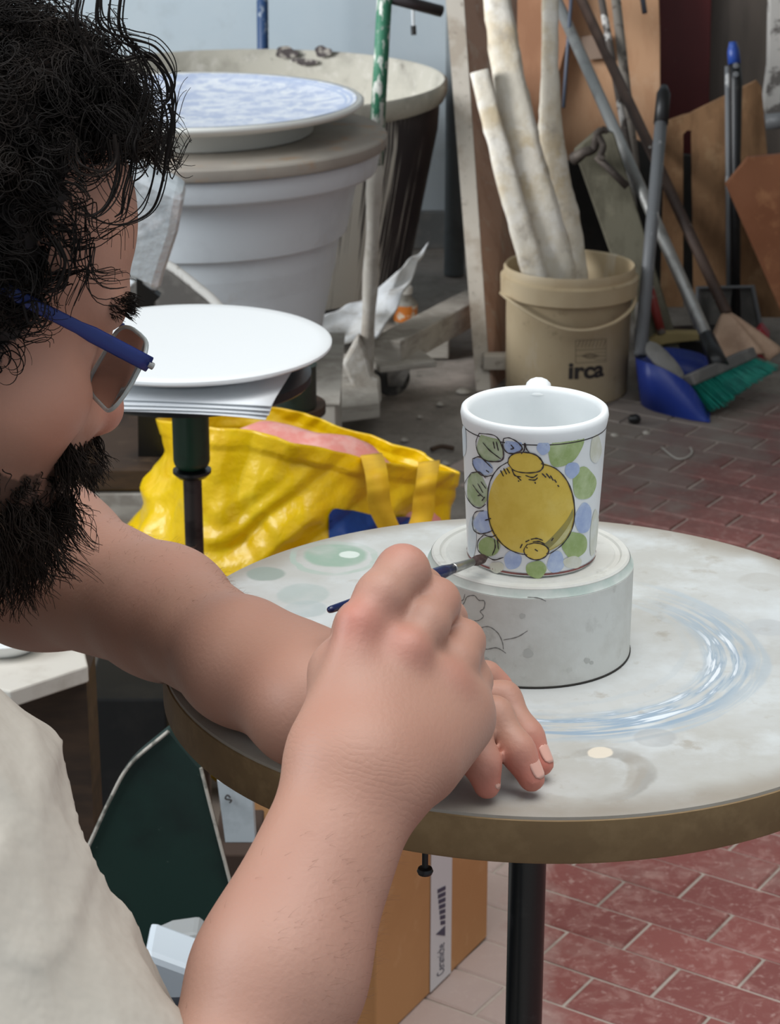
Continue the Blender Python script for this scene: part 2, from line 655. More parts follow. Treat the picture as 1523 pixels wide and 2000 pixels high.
    ring(0.0, 0.0, 0.087, 0.003, 0.4, (176, 184, 188))
    spot(PZ(655, 1085, 0.75), 0.022, 0.9, (136, 160, 142))
    spot(PZ(682, 1083, 0.75), 0.007, 0.9, (206, 214, 206))
    ring(*(PZ(650, 1090, 0.75) - TC)[:2], 0.027, 0.003, 0.8, (156, 172, 160))
    spot(PZ(520, 1120, 0.75), 0.014, 0.8, (132, 144, 134))
    spot(PZ(590, 1160, 0.75), 0.018, 0.65, (158, 170, 166))
    spot(PZ(600, 1190, 0.75), 0.014, 0.6, (158, 170, 170))
    ring(*(PZ(1165, 1510, 0.75) - TC)[:2], 0.026, 0.006, 0.85, (150, 148, 142), sector=(0, -0.6, 0.2))
    ring(*(PZ(1110, 1500, 0.75) - TC)[:2], 0.036, 0.006, 0.7, (158, 152, 142), sector=(-45, 0.1, 0.6))
    spot(PZ(1170, 1470, 0.75), 0.008, 0.9, (224, 214, 196))
    spot(PZ(1280, 1440, 0.75), 0.012, 0.6, (160, 162, 162))
    spot(PZ(1500, 1225, 0.75), 0.014, 0.6, (176, 180, 182))
    spot(PZ(1490, 1135, 0.75), 0.016, 0.6, (170, 168, 162))
    L.new(out, b.inputs['Base Color'])
    return m


M_MDF = mat('mdf_edge', (128, 104, 70), [((96, 76, 50), 10, 0.45, 0.65, 0.6), ((146, 122, 86), 60, 0.5, 0.66, 0.5)], rough=0.7)
T = thing('work_table', 'round white-topped decorating table with thick brown edge on a black post', 'table', (TC[0], TC[1], 0))
g = G().lathe([(0, 0.7231), (TR - 0.0015, 0.7231), (TR, 0.725), (TR, 0.7472), (TR - 0.002, 0.7478)], (TC[0], TC[1], 0), 128)
build('table_edge', g, M_MDF, T, autos=40)
g = G().lathe([(TR - 0.0008, 0.7470), (TR - 0.0012, 0.7490), (TR - 0.004, 0.75), (0, 0.75)], (TC[0], TC[1], 0), 128)
tt = build('tabletop', g, table_mat(), T, autos=40)
# make the tabletop's own origin its centre so the paint marks sit around it
tt.location = (0, 0, 0.75)
tt.data.transform(Matrix.Translation((0, 0, -0.75)))
g = G().lathe([(0, 0.03), (0.0113, 0.03), (0.0113, 0.715), (0.016, 0.716), (0.016, 0.7232), (0, 0.7232)], (TC[0], TC[1], 0), 40)
build('post', g, M_BLACKMETAL, T, autos=30)
g = G()
for k in range(4):
    a = math.radians(45 + 90 * k)
    dirv = np.array([math.cos(a), math.sin(a), 0])
    g.tube([TC * [1, 1, 0] + [0, 0, 0.05], TC * [1, 1, 0] + dirv * 0.12 + [0, 0, 0.035], TC * [1, 1, 0] + dirv * 0.21 + [0, 0, 0.012]], 0.012, 10)
build('foot', g, M_BLACKMETAL, T, smooth=True)
bp = PY(830, 1705, 0.978)
g = G().lathe([(0, 0), (0.0036, 0.0005), (0.0042, 0.002), (0.0036, 0.0036), (0.0016, 0.004), (0.0016, 0.03), (0, 0.03)], (bp[0], bp[1], 0.7231 - 0.017), 16)
build('bolt', g, M_BLACK, T, autos=40)

# ------------------------------------------------------------------ plaster plinth
PC = np.array([0.0795, 1.1637, 0.7502])
PR, PH = 0.0580, 0.059
M_PLINTH = mat('plaster_plinth', (212, 212, 206), [((196, 194, 186), 22, 0.45, 0.62, 0.7), ((172, 170, 162), 60, 0.62, 0.72, 0.6), ((158, 154, 146), 16, 0.64, 0.72, 0.5)], rough=0.85, bump=0.1, bscale=200)
PT = thing('plaster_plinth', 'round off-white plaster block with pencil sketches under the lemon mug', 'plinth', PC)
prof = [(0, 0), (PR - 0.001, 0), (PR, 0.001), (PR + 0.0004, PH - 0.006), (PR - 0.0012, PH - 0.0045), (PR - 0.002, PH - 0.001),
        (PR - 0.003, PH), (PR - 0.0065, PH), (PR - 0.0075, PH - 0.0010), (PR - 0.010, PH - 0.0010), (PR - 0.011, PH), (0, PH)]
build('block', G().lathe(prof, PC, 128), M_PLINTH, PT, autos=30)
g = G().lathe([(PR + 0.0003, PH - 0.0056), (PR - 0.0008, PH - 0.0044), (PR - 0.0017, PH - 0.0013)], PC, 128)
build('glaze_band', g, mat('pale_green_stain', (176, 190, 182), [((206, 210, 204), 24, 0.42, 0.6, 0.9)], rough=0.7), PT, smooth=True)
g = G().lathe([(PR - 0.0006, -0.0001), (PR + 0.0006, 0.0), (PR + 0.0006, 0.0006), (PR, 0.0008)], PC, 96)
build('felt_line', g, mat('dark_felt', (44, 42, 38), rough=0.9), PT)


def on_cyl(px, py, c, r0, r1, h, off=0.0):
    """first hit of the view ray through a pixel with an upright (tapered) cylinder; returns point"""
    r = ray(px, py)
    k = (r1 - r0) / h
    ts = np.linspace(0.6 * slant(c), 1.2 * slant(c), 4000)
    P = EYE + ts[:, None] * r
    d = np.hypot(P[:, 0] - c[0], P[:, 1] - c[1]) - (r0 + k * (P[:, 2] - c[2]) + off)
    i = np.argmax(d < 0) if (d < 0).any() else np.argmin(d)
    if i > 0 and d[i] < 0:
        t = ts[i - 1] + (ts[i] - ts[i - 1]) * d[i - 1] / (d[i - 1] - d[i])
    else:
        t = ts[i]
    p = EYE + t * r
    a = math.atan2(p[1] - c[1], p[0] - c[0])
    return (a - 2 * math.pi if a > math.pi / 2 else a), p[2] - c[2]


def cyl_pt(a, z, c, r0, r1, h, off):
    r = r0 + (r1 - r0) * z / h + off
    return np.array([c[0] + r * math.cos(a), c[1] + r * math.sin(a), c[2] + z])


def ribbon(az, width, spec, off, taper=True):
    """a brushed line on a cylinder given (angle, height) points"""
    c, r0, r1, h = spec
    pts = np.array(az)
    vs, fs = [], []
    n = len(pts)
    for i in range(n):
        t = pts[min(i + 1, n - 1)] - pts[max(i - 1, 0)]
        t = t * [r0, 1]
        t /= np.linalg.norm(t) + 1e-9
        nn = np.array([-t[1], t[0]])
        s = i / (n - 1)
        w = width * (0.55 + 0.45 * math.sin(math.pi * s)) * (1 + 0.25 * math.sin(i * 1.7)) if taper else width
        for sg in (-1, 1):
            q = pts[i] + nn * sg * w / 2 / np.array([r0, 1])
            vs.append(cyl_pt(q[0], q[1], c, r0, r1, h, off))
    for i in range(n - 1):
        fs.append((2 * i, 2 * i + 1, 2 * i + 3, 2 * i + 2))
    return vs, fs


def pxline(pts, spec, n=6):
    c, r0, r1, h = spec
    P = spline([np.array([x, y, 0]) for x, y in pts], n)
    return [on_cyl(p[0], p[1], c, r0, r1, h) for p in P]


def blob_outline(cx, cy, rx, ry, rot=0.0, wobble=0.05, n=40, seed=0.0, pointy=0.0, sq=1.0):
    out = []
    for i in range(n):
        a = 2 * math.pi * i / n
        k = 1 + wobble * (math.sin(3 * a + seed) + 0.6 * math.sin(5 * a + 2 * seed))
        if pointy:
            k *= 1 + pointy * max(0.0, math.cos(a)) ** 10
        ca_, sa_ = math.cos(a), math.sin(a)
        x, y = rx * k * math.copysign(abs(ca_) ** sq, ca_), ry * k * math.copysign(abs(sa_) ** sq, sa_)
        c, s = math.cos(rot), math.sin(rot)
        out.append((cx + x * c - y * s, cy + x * s + y * c))
    return out


def patch(outline, spec, off, rings=7):
    """fill a star-shaped pixel outline on the cylinder"""
    c, r0, r1, h = spec
    az = [np.array(on_cyl(x, y, c, r0, r1, h)) for x, y in outline]
    m = np.mean(az, axis=0)
    n = len(az)
    vs, fs = [cyl_pt(m[0], m[1], c, r0, r1, h, off)], []
    for k in range(1, rings + 1):
        for q in az:
            w = m + (q - m) * k / rings
            vs.append(cyl_pt(w[0], w[1], c, r0, r1, h, off))
    for j in range(n):
        fs.append((0, 1 + j, 1 + (j + 1) % n))
    for k in range(rings - 1):
        for j in range(n):
            a, b = 1 + k * n, 1 + (k + 1) * n
            fs.append((a + j, b + j, b + (j + 1) % n, a + (j + 1) % n))
    return vs, fs


PSPEC = (PC, PR, PR + 0.0004, PH)
M_PENCIL = mat('pencil_grey', (128, 126, 122), rough=0.9)
g = G()
for ln in ([(882, 1183), (896, 1186), (906, 1178), (912, 1166), (926, 1163), (935, 1172), (946, 1174), (945, 1188), (938, 1194), (944, 1204), (934, 1212), (926, 1212)],
           [(884, 1160), (892, 1172), (904, 1172), (908, 1160)],
           [(938, 1226), (955, 1224), (972, 1236), (981, 1254), (983, 1268)],
           [(940, 1266), (952, 1268), (968, 1265), (980, 1270), (988, 1276)],
           [(1030, 1166), (1052, 1168), (1066, 1174)], [(983, 1250), (1010, 1244), (1030, 1232)]):
    g.add(*ribbon(pxline(ln, PSPEC), 0.0006, PSPEC, 0.00015))
build('pencil_sketch', g, M_PENCIL, PT)
for x, y, r in ((1031, 1276, 10), (1146, 1290, 6), (1155, 1294, 4), (1232, 1291, 3), (1020, 1203, 6), (950, 1288, 5)):
    g = G().add(*patch(blob_outline(x, y, r, r * 0.85, 0, 0.08, 18, x), PSPEC, 0.00012, 3))
    build('stain', g, mat('grey_smudge', (186, 186, 180), rough=0.9), PT)

# ------------------------------------------------------------------ mug with painted lemon
MC = np.array([0.0795, 1.157, PC[2] + PH])
MH, MR0, MR1 = 0.0880, 0.0360, 0.0402
MUG = thing('lemon_mug', 'white ceramic mug painted with a yellow lemon standing on the plaster block', 'mug', MC)
M_MUG = mat('white_majolica', (238, 241, 241), [((226, 231, 232), 14, 0.5, 0.66, 0.5)], rough=0.42, spec=0.45)
prof = [(0, 0.0), (MR0 - 0.003, 0.0), (MR0 - 0.0008, 0.0008), (MR0, 0.003), (MR0 + (MR1 - MR0) * 0.5, 0.044),
        (MR1 - 0.0006, MH - 0.0105), (MR1 - 0.0001, MH - 0.008), (MR1 + 0.0006, MH - 0.004), (MR1 + 0.0001, MH - 0.0012), (MR1 - 0.0016, MH),
        (MR1 - 0.0032, MH - 0.0008), (MR1 - 0.0042, MH - 0.0035), (MR1 - 0.0046, MH - 0.008)] + \
       [(MR1 - 0.0046 + (MR0 - MR1) * t, MH - 0.008 + (0.020 - MH) * t) for t in (0.15, 0.3, 0.45, 0.6, 0.75, 0.9, 1.0)] + [(MR0 - 0.0065, 0.0075), (MR0 - 0.010, 0.006), (0, 0.0058)]
build('body', G().lathe(prof, MC, 128), M_MUG, MUG, smooth=True)
ha = math.radians(84)
hd = np.array([math.cos(ha), math.sin(ha), 0])
hp = [MC + hd * r + [0, 0, z] for r, z in ((0.0375, 0.079), (0.050, 0.0835), (0.062, 0.076), (0.067, 0.057), (0.064, 0.036), (0.052, 0.022), (0.035, 0.020))]
build('handle', G().tube(spline(hp, 6), 0.0075, 14, flat=(hd, 0.75)), M_MUG, MUG, smooth=True)
MSPEC = (MC, MR0, MR1, MH)
M_INK = mat('dark_brown_line', (50, 42, 42), [((84, 72, 74), 120, 0.5, 0.65, 0.7)], rough=0.6)


def paint(name, c, c2, c3=None):
    ly = [(c2, 90, 0.40, 0.62, 0.9)]
    if c3:
        ly.append((c3, 45, 0.50, 0.68, 0.9))
    return mat(name, c, ly, rough=0.6)


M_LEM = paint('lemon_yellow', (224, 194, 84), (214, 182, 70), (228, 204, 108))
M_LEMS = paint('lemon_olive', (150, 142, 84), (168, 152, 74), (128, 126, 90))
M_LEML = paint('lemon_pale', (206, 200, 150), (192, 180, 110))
M_GRN = paint('leaf_green', (170, 188, 132), (146, 168, 102), (194, 208, 164))
M_GRN2 = paint('leaf_sage', (176, 190, 154), (150, 170, 122), (196, 206, 182))
M_BLU = paint('petal_blue', (180, 196, 226), (156, 174, 214), (204, 216, 234))
M_PALE = paint('faint_beige', (216, 216, 202), (206, 206, 186), (228, 230, 224))
M_PALB = paint('faint_blue', (212, 224, 230), (224, 232, 234))
blobs = [
    ('painted_leaf', M_GRN, (1102, 880, 36, 27, -0.7), 0.25), ('painted_leaf', M_GRN, (1140, 944, 23, 32, 0.0), 0), ('painted_leaf', M_GRN, (1121, 1064, 25, 26, 0), 0),
    ('painted_leaf', M_GRN, (1047, 1112, 20, 17, 0), 0), ('painted_leaf', M_GRN2, (957, 874, 25, 30, -0.4), 0), ('painted_leaf', M_GRN2, (932, 957, 20, 34, -0.15), 0),
    ('painted_leaf', M_GRN, (955, 1068, 21, 19, 0), 0), ('painted_petal', M_BLU, (1061, 875, 13, 13, 0), 0), ('painted_petal', M_BLU, (1117, 918, 14, 16, 0.4), 0),
    ('painted_petal', M_BLU, (1139, 1012, 16, 30, 0.1), 0), ('painted_petal', M_BLU, (1085, 1098, 16, 22, 0.2), 0), ('painted_petal', M_BLU, (1001, 1094, 17, 18, 0), 0),
    ('painted_petal', M_BLU, (1002, 871, 17, 17, 0.3), 0), ('painted_petal', M_BLU, (943, 911, 22, 13, 0.55), 0), ('painted_petal', M_BLU, (946, 1020, 20, 22, 0), 0),
    ('painted_blot', M_PALE, (1163, 877, 11, 28, 0.05), 0), ('painted_blot', M_PALE, (1160, 1040, 8, 45, 0.08), 0), ('painted_blot', M_PALE, (970, 1108, 14, 11, 0), 0),
    ('painted_blot', M_PALE, (1118, 1098, 18, 12, 0), 0), ('painted_blot', M_PALB, (906, 862, 5, 30, 0), 0), ('painted_blot', M_PALB, (922, 1050, 8, 40, 0), 0),
]
for i, (nm, mm, (cx, cy, rx, ry, rot), pt) in enumerate(blobs):
    build(nm, G().add(*patch(blob_outline(cx, cy, rx, ry, rot, 0.045, 32, i * 1.3, pt), MSPEC, 0.00018 + 0.00001 * (i % 5), 4)), mm, MUG, smooth=True)
lem = build('painted_lemon', G().add(*patch(blob_outline(1037, 992, 84, 89, 0.0, 0.006, 64, 0.6, 0.0, 0.86), MSPEC, 0.00030, 10)), M_LEM, MUG, smooth=True)


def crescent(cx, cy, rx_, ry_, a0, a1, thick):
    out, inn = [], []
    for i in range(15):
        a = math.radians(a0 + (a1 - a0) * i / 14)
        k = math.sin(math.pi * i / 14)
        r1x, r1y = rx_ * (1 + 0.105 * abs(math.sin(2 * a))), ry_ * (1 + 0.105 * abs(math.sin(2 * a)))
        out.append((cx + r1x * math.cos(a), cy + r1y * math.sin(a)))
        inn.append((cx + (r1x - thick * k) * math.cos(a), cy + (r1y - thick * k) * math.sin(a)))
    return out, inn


def strip(a, b, spec, off):
    c, r0, r1, h = spec
    vs, fs = [], []
    n = len(a)
    for p, q in zip(a, b):
        A, B = np.array(on_cyl(*p, c, r0, r1, h)), np.array(on_cyl(*q, c, r0, r1, h))
        for k in range(4):
            w = A + (B - A) * k / 3
            vs.append(cyl_pt(w[0], w[1], c, r0, r1, h, off))
    for i in range(n - 1):
        for k in range(3):
            fs.append((4 * i + k, 4 * i + k + 1, 4 * i + k + 5, 4 * i + k + 4))
    return vs, fs


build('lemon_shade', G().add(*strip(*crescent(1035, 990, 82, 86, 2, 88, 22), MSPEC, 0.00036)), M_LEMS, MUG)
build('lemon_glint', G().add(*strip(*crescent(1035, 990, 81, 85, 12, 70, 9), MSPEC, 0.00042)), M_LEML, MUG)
build('lemon_nub', G().add(*patch(blob_outline(1026, 903, 34, 19, 0.06, 0.03, 40, 1.0), MSPEC, 0.00040)), M_LEM, MUG, smooth=True)
build('lemon_nub', G().add(*patch(blob_outline(1047, 1076, 23, 16, 0.05, 0.03, 40, 2.0), MSPEC, 0.00044)), M_LEM, MUG, smooth=True)
g = G()
INK = [
    [(992, 902), (973, 915), (958, 940), (953, 975), (956, 1015), (968, 1045), (988, 1068), (1012, 1080), (1030, 1083)],
    [(1056, 905), (1085, 915), (1106, 938), (1118, 970), (1121, 1005), (1115, 1035), (1098, 1062), (1074, 1080), (1066, 1080)],
    [(992, 904), (995, 893), (1006, 885), (1026, 883), (1046, 888), (1058, 900), (1060, 912), (1050, 921), (1026, 923), (1004, 918), (992, 904)],
    [(1018, 886), (1024, 878), (1025, 865), (1028, 876), (1034, 884)],
    [(1030, 1062), (1023, 1075), (1030, 1087), (1047, 1093), (1064, 1087), (1071, 1074), (1062, 1064), (1046, 1060), (1030, 1063)],
    [(937, 846), (931, 862), (934, 882), (946, 897), (962, 901), (980, 899), (984, 886), (979, 866), (966, 850), (937, 846)],
    [(944, 864), (958, 880), (980, 897)], [(964, 862), (967, 876)], [(970, 862), (974, 880)],
    [(984, 856), (983, 872), (992, 884), (1008, 884), (1020, 876), (1012, 864), (996, 855), (984, 856)],
    [(998, 868), (1003, 875), (997, 877)], [(924, 896), (925, 908), (934, 922), (948, 930), (962, 928)], [(924, 896), (938, 892), (952, 904), (962, 914)],
    [(950, 918), (956, 922)], [(922, 923), (909, 944), (912, 968), (924, 986), (938, 992), (950, 984)], [(922, 923), (938, 922), (950, 934)],
    [(924, 946), (934, 960), (946, 972)], [(934, 944), (944, 962)], [(940, 940), (950, 954)], [(934, 968), (940, 966)], [(942, 978), (948, 970)],
    [(946, 997), (930, 1000), (924, 1016), (926, 1034), (938, 1042), (952, 1040), (962, 1036)], [(948, 1016), (960, 1012)],
    [(946, 1044), (935, 1056), (934, 1072), (942, 1082), (952, 1086)], [(946, 1044), (960, 1048), (970, 1044)], [(966, 1052), (968, 1068), (962, 1084)], [(972, 1052), (974, 1072)],
    [(952, 1086), (966, 1093), (984, 1088)],
    [(984, 914), (990, 926)], [(990, 914), (996, 924)], [(978, 918), (984, 930)], [(1000, 916), (1006, 928), (1018, 931)], [(1010, 930), (1018, 938)], [(1012, 938), (1014, 940)],
    [(1026, 928), (1040, 932), (1050, 926)], [(1032, 936), (1044, 937), (1050, 932)], [(1044, 941), (1046, 944)], [(1058, 924), (1066, 932)], [(1066, 924), (1074, 934)],
    [(1074, 928), (1080, 938)], [(1082, 936), (1086, 942)], [(1088, 947), (1091, 950)], [(1020, 1062), (1016, 1070)], [(1026, 1058), (1034, 1054)], [(1036, 1053), (1048, 1051), (1060, 1055)],
    [(1040, 1058), (1052, 1057), (1064, 1062)], [(1044, 1072), (1050, 1076)], [(1028, 1068), (1030, 1070)], [(1076, 1056), (1080, 1050)],
]
for ln in INK:
    g.add(*ribbon(pxline(ln, MSPEC, 5), 0.00075, MSPEC, 0.00055))
build('ink_outline', g, M_INK, MUG)
ringa = [(2 * math.pi * i / 128, 0) for i in range(129)]
g = G().add(*ribbon([(a, MH - 0.0098) for a, _ in ringa], 0.0006, (MC, MR0 - 0.0002, MR1 - 0.0002, MH), 0.0004, False))
build('rim_line', g, M_INK, MUG)
g = G().add(*ribbon([(a, 0.0024) for a, _ in ringa], 0.0011, (MC, MR0 - 0.0003, MR1 - 0.0003, MH), 0.0005, False))
build('base_line', g, mat('red_brown_line', (138, 82, 78), [((90, 60, 60), 90, 0.45, 0.6, 0.8)], rough=0.6), MUG)

# ------------------------------------------------------------------ brush
tip = np.array(cyl_pt(*on_cyl(954, 1087, MC, MR0, MR1, MH), *MSPEC, 0.0012))
tail = PY(641, 1192, tip[1] - 0.125)
BR = thing('paint_brush', 'slim dark blue paint brush held in the fist and touching the mug', 'brush', tail)
bd = tip - tail
bl = np.linalg.norm(bd)
bd = bd / bl
prof = lambda pr: G().tube([tail + bd * s * bl for s, r in pr], [r for s, r in pr], 14)
build('handle', prof([(0, 0.0004), (0.006, 0.0016), (0.02, 0.0019), (0.3, 0.0026), (0.6, 0.0035), (0.7, 0.0036), (0.765, 0.0026)]), mat('navy_lacquer', (24, 36, 78), [((14, 18, 40), 20, 0.5, 0.6, 0.8)], rough=0.25), BR, smooth=True)
build('ferrule', prof([(0.764, 0.0027), (0.772, 0.0029), (0.778, 0.0026), (0.786, 0.0028), (0.90, 0.0021)]), mat('ferrule_metal', (176, 176, 172), rough=0.3, metal=0.8), BR, smooth=True)
build('bristles', prof([(0.895, 0.0020), (0.93, 0.0030), (0.965, 0.0028), (1.0, 0.0006)]), mat('brown_bristle', (66, 46, 44), [((110, 96, 88), 200, 0.5, 0.6, 0.7)], rough=0.7), BR, smooth=True)

# ------------------------------------------------------------------ second decorating wheel with papers and a white plate
SY = 2.16
sc_ = PY(367, 672, SY)                      # plate centre
SCX, SCZ = sc_[0], sc_[2]
M_GREEN = mat('dark_green_enamel', (24, 62, 44), [((14, 34, 26), 20, 0.5, 0.62, 0.7)], rough=0.4)
W = thing('banding_wheel', 'dark green and black banding wheel stand under the plain white plate', 'banding wheel', (SCX, SY, 0))
hz = PY(366, 905, SY)[2]
DZ = PY(367, 815, SY - 0.12)[2]             # underside of the wheel head
build('wheel_head', G().lathe([(0, DZ), (0.123, DZ), (0.125, DZ + 0.002), (0.125, DZ + 0.010), (0, DZ + 0.010)], (SCX, SY, 0), 72), M_BLACKMETAL, W, autos=40)
rh = RP(36, PY(366, 860, SY))
build('hub', G().lathe([(0, hz - 0.004), (rh - 0.004, hz - 0.004), (rh - 0.001, hz), (rh, hz + 0.004), (rh, DZ), (0, DZ)], (SCX, SY, 0), 40), M_GREEN, W, autos=40)
fz = PY(367, 922, SY)[2]
build('flange', G().lathe([(0.01, fz - 0.006), (0.015, fz - 0.005), (rh + 0.001, fz + 0.0), (rh + 0.001, fz + 0.003), (0.012, fz + 0.004)], (SCX, SY, 0), 40), M_BLACKMETAL, W, autos=40)
build('shaft', G().lathe([(0, 0.02), (0.0098, 0.02), (0.0098, hz), (0, hz)], (SCX, SY, 0), 28), mat('worn_steel', (72, 66, 64), [((40, 34, 34), 30, 0.45, 0.6, 0.8)], rough=0.4, metal=0.6), W, autos=40)
build('base', G().lathe([(0, 0), (0.12, 0), (0.13, 0.006), (0.12, 0.016), (0.03, 0.028), (0.012, 0.05)], (SCX, SY, 0), 48), M_BLACKMETAL, W, autos=40)
# sheets of paper
M_PAPER = mat('white_paper', (226, 228, 230), rough=0.85)
zp = DZ + 0.0102
crn = PZ(527, 812, zp)                       # front right corner of the stack
for k, (rot, dx, dy) in enumerate(((-0.015, -0.004, -0.003), (0.02, -0.001, 0.0), (0.0, 0.0, 0.001), (-0.03, 0.001, 0.003))):
    ca, sa = math.cos(-0.10 + rot), math.sin(-0.10 + rot)

    def sheet(u, v, ca=ca, sa=sa, dx=dx, dy=dy, k=k):
        x, y = (u - 1.0) * 0.297, v * 0.21
        px_, py_ = crn[0] + dx + x * ca - y * sa, crn[1] + dy + x * sa + y * ca
        d = max(0.0, math.hypot(px_ - SCX, py_ - SY) - 0.125)
        return np.array([px_, py_, zp + k * 0.0028 + 0.0010 - d * d * (1.6 - k * 0.35) + 0.0006 * math.sin(4 * u + 3 * v + k) * min(1, d * 20)])
    lab = ['lowest white paper sheet under the white plate, its corner sagging', 'second white paper sheet from the bottom under the plate',
           'third white paper sheet under the plate', 'topmost white paper sheet directly under the plate'][k]
    tag(build('paper_sheet', G().grid(sheet, 14, 10), M_PAPER, smooth=True, solid=0.0006), lab, 'paper', 'paper sheets under the plate')
pz = zp + 4 * 0.0028 + 0.0008
PRr = RP(281, sc_)
prof = [(0, pz), (PRr * 0.62, pz), (PRr * 0.64, pz + 0.002), (PRr * 0.66, pz + 0.010), (PRr - 0.004, pz + 0.0150), (PRr, pz + 0.0178), (PRr, pz + 0.0205), (PRr - 0.003, pz + 0.0222), (PRr * 0.9, pz + 0.0214), (0, pz + 0.0205)]
tag(build('white_plate', G().lathe(prof, (SCX, SY, 0), 96), M_WHITEGLAZE, autos=35, loc=(SCX, SY, pz)), 'large plain white unpainted plate lying on the papers', 'plate')

# ------------------------------------------------------------------ yellow carrier bag
M_BAG = mat('yellow_woven_plastic', (244, 202, 6), [((232, 176, 4), 7, 0.45, 0.62, 0.6), ((250, 220, 40), 22, 0.55, 0.7, 0.5)], rough=0.30, bump=0.55, bscale=24, bdist=0.012, spec=0.5, coat=0.15)
rim_px = [(315, 818, 2.60), (412, 832, 2.44), (520, 842, 2.42), (600, 862, 2.42), (705, 893, 2.46), (800, 910, 2.52), (889, 924, 2.60),
          (800, 882, 2.66), (700, 846, 2.70), (620, 815, 2.72), (548, 800, 2.72), (430, 800, 2.70)]
rim = [PY(*q) for q in rim_px]
cen = np.mean(rim, axis=0)
base = []
for p in rim:
    q = np.array([cen[0] + (p[0] - cen[0]) * 0.95, cen[1] + (p[1] - cen[1]) * 1.12, 0.012])
    base.append(q)
base[0] = np.array([PY(235, 1330, 2.55)[0], 2.58, 0.05])
base[-1] = np.array([base[0][0] + 0.02, 2.74, 0.03])
base[6] = np.array([base[6][0] - 0.05, 2.56, 0.012])


def ring_eval(R, u):
    n = len(R)
    t = (u % 1.0) * n
    i = int(t) % n
    f = t - int(t)
    p0, p1, p2, p3 = R[(i - 1) % n], R[i], R[(i + 1) % n], R[(i + 2) % n]
    k = 0.35
    m1, m2 = (p2 - p0) * k, (p3 - p1) * k
    return (2 * f ** 3 - 3 * f * f + 1) * p1 + (f ** 3 - 2 * f * f + f) * m1 + (-2 * f ** 3 + 3 * f * f) * p2 + (f ** 3 - f * f) * m2


def ridge(x):
    return 1 - abs(((x) % 2.0) - 1.0) * 2


def bag_pt(u, v, off=0.0):
    a, b = ring_eval(base, u), ring_eval(rim, u)
    p = a + (b - a) * v
    out = p - cen
    out[2] = 0
    out = unit(out)
    w = math.sin(math.pi * min(1, v * 1.05)) if v < 0.95 else 0.15
    r1, r2 = ridge(p[0] * 11 + p[2] * 9 + 1.6 * wob(p, 8, 1.0)), ridge(p[0] * 9 - p[2] * 15 + 1.8 * wob(p, 10, 5.0))
    r3, r4 = ridge(p[0] * 30 + p[2] * 22 + 1.5 * wob(p, 22, 2.0)), ridge(p[0] * 24 - p[2] * 34 + 1.5 * wob(p, 24, 7.0))
    cr = 0.016 * wob(p, 8, 2.0) + 0.013 * r1 + 0.011 * r2 + 0.0055 * r3 * (0.4 + 0.6 * wob(p, 12, 9.0)) + 0.0045 * r4 + 0.0015 * wob(p, 80, 3)
    return p + out * (0.02 * w + cr * (0.25 + 0.75 * w) + off)


bl_ = np.min([b[2] for b in base])
BAG = thing('shopping_bag', 'crumpled yellow plastic carrier bag with blue patch standing behind the table', 'bag', (cen[0], cen[1], 0))
NU, NV = 260, 110
build('bag_body', G().grid(lambda u, v: bag_pt(u, v), NU, NV, closed_u=True), M_BAG, BAG, smooth=True, solid=0.0012)
build('bag_bottom', G().add([bag_pt(i / 60, 0) for i in range(60)], [tuple(range(60))]), M_BAG, BAG)
# blue patch: find u,v for pixels on the front of the bag
us = np.linspace(0.06, 0.50, 120)
vsn = np.linspace(0.2, 1, 60)
S = [(u, v, bag_pt(u, v)) for u in us for v in vsn]
SPX = []
for u, v, p in S:
    q = p - EYE
    d = q[1] * CP - q[2] * SP
    SPX.append((761.5 + F_PX * q[0] / d, 1000 - F_PX * (q[2] * CP + q[1] * SP) / d))
SPX = np.array(SPX)


def bag_uv(px, py):
    i = np.argmin(((SPX - [px, py]) ** 2).sum(1))
    return S[i][0], S[i][1]


ua, va = bag_uv(640, 992)
ub, vb = bag_uv(845, 1015)
g = G().grid(lambda s, t: bag_pt(ua + (ub - ua) * s, va + (vb - va) * s - 0.34 * t - (0.02 * (max(0, 0.05 - s) / 0.05) ** 2 if t < 0.1 else 0), 0.005), 90, 50)
build('blue_patch', g, mat('print_blue', (22, 66, 142), [((16, 46, 108), 12, 0.5, 0.6, 0.6)], rough=0.35), BAG, smooth=True)
M_STRAP = mat('webbing_yellow', (246, 196, 40), [((236, 180, 24), 60, 0.45, 0.6, 0.6)], rough=0.6)


def strap(pts, width, name='handle_strap'):
    P = spline([PY(*p) for p in pts], 8)
    vs, fs = [], []
    n = len(P)
    for i, p in enumerate(P):
        w = np.array([1.0, 0.35 * math.sin(i / n * 5), 0.12])
        w = unit(w) * width / 2
        vs += [p - w, p + w]
    fs = [(2 * i, 2 * i + 1, 2 * i + 3, 2 * i + 2) for i in range(n - 1)]
    build(name, G().add(vs, fs), M_STRAP, BAG, smooth=True, solid=0.002)


strap([(725, 888, 2.47), (733, 915, 2.36), (738, 950, 2.34), (741, 985, 2.345), (752, 1015, 2.35), (775, 1060, 2.36)], 0.026)
strap([(838, 902, 2.52), (834, 930, 2.40), (828, 970, 2.39), (824, 1010, 2.39), (800, 1065, 2.38)], 0.026)
# pink bundle in the bag
pk = PY(625, 866, 2.56)
g = G()


def pink(u, v):
    a, b = 2 * math.pi * u, math.pi * (v - 0.5)
    q = np.array([0.16 * math.cos(a) * math.cos(b), 0.07 * math.sin(a) * math.cos(b), 0.11 * math.sin(b)])
    return pk + np.array([0, 0, -0.10]) + q * (1 + 0.06 * wob(q, 40)) + np.array([0, 0, 0.012 * wob(q, 25, 2)]) + np.array([0, 0, -q[0] * 0.28])


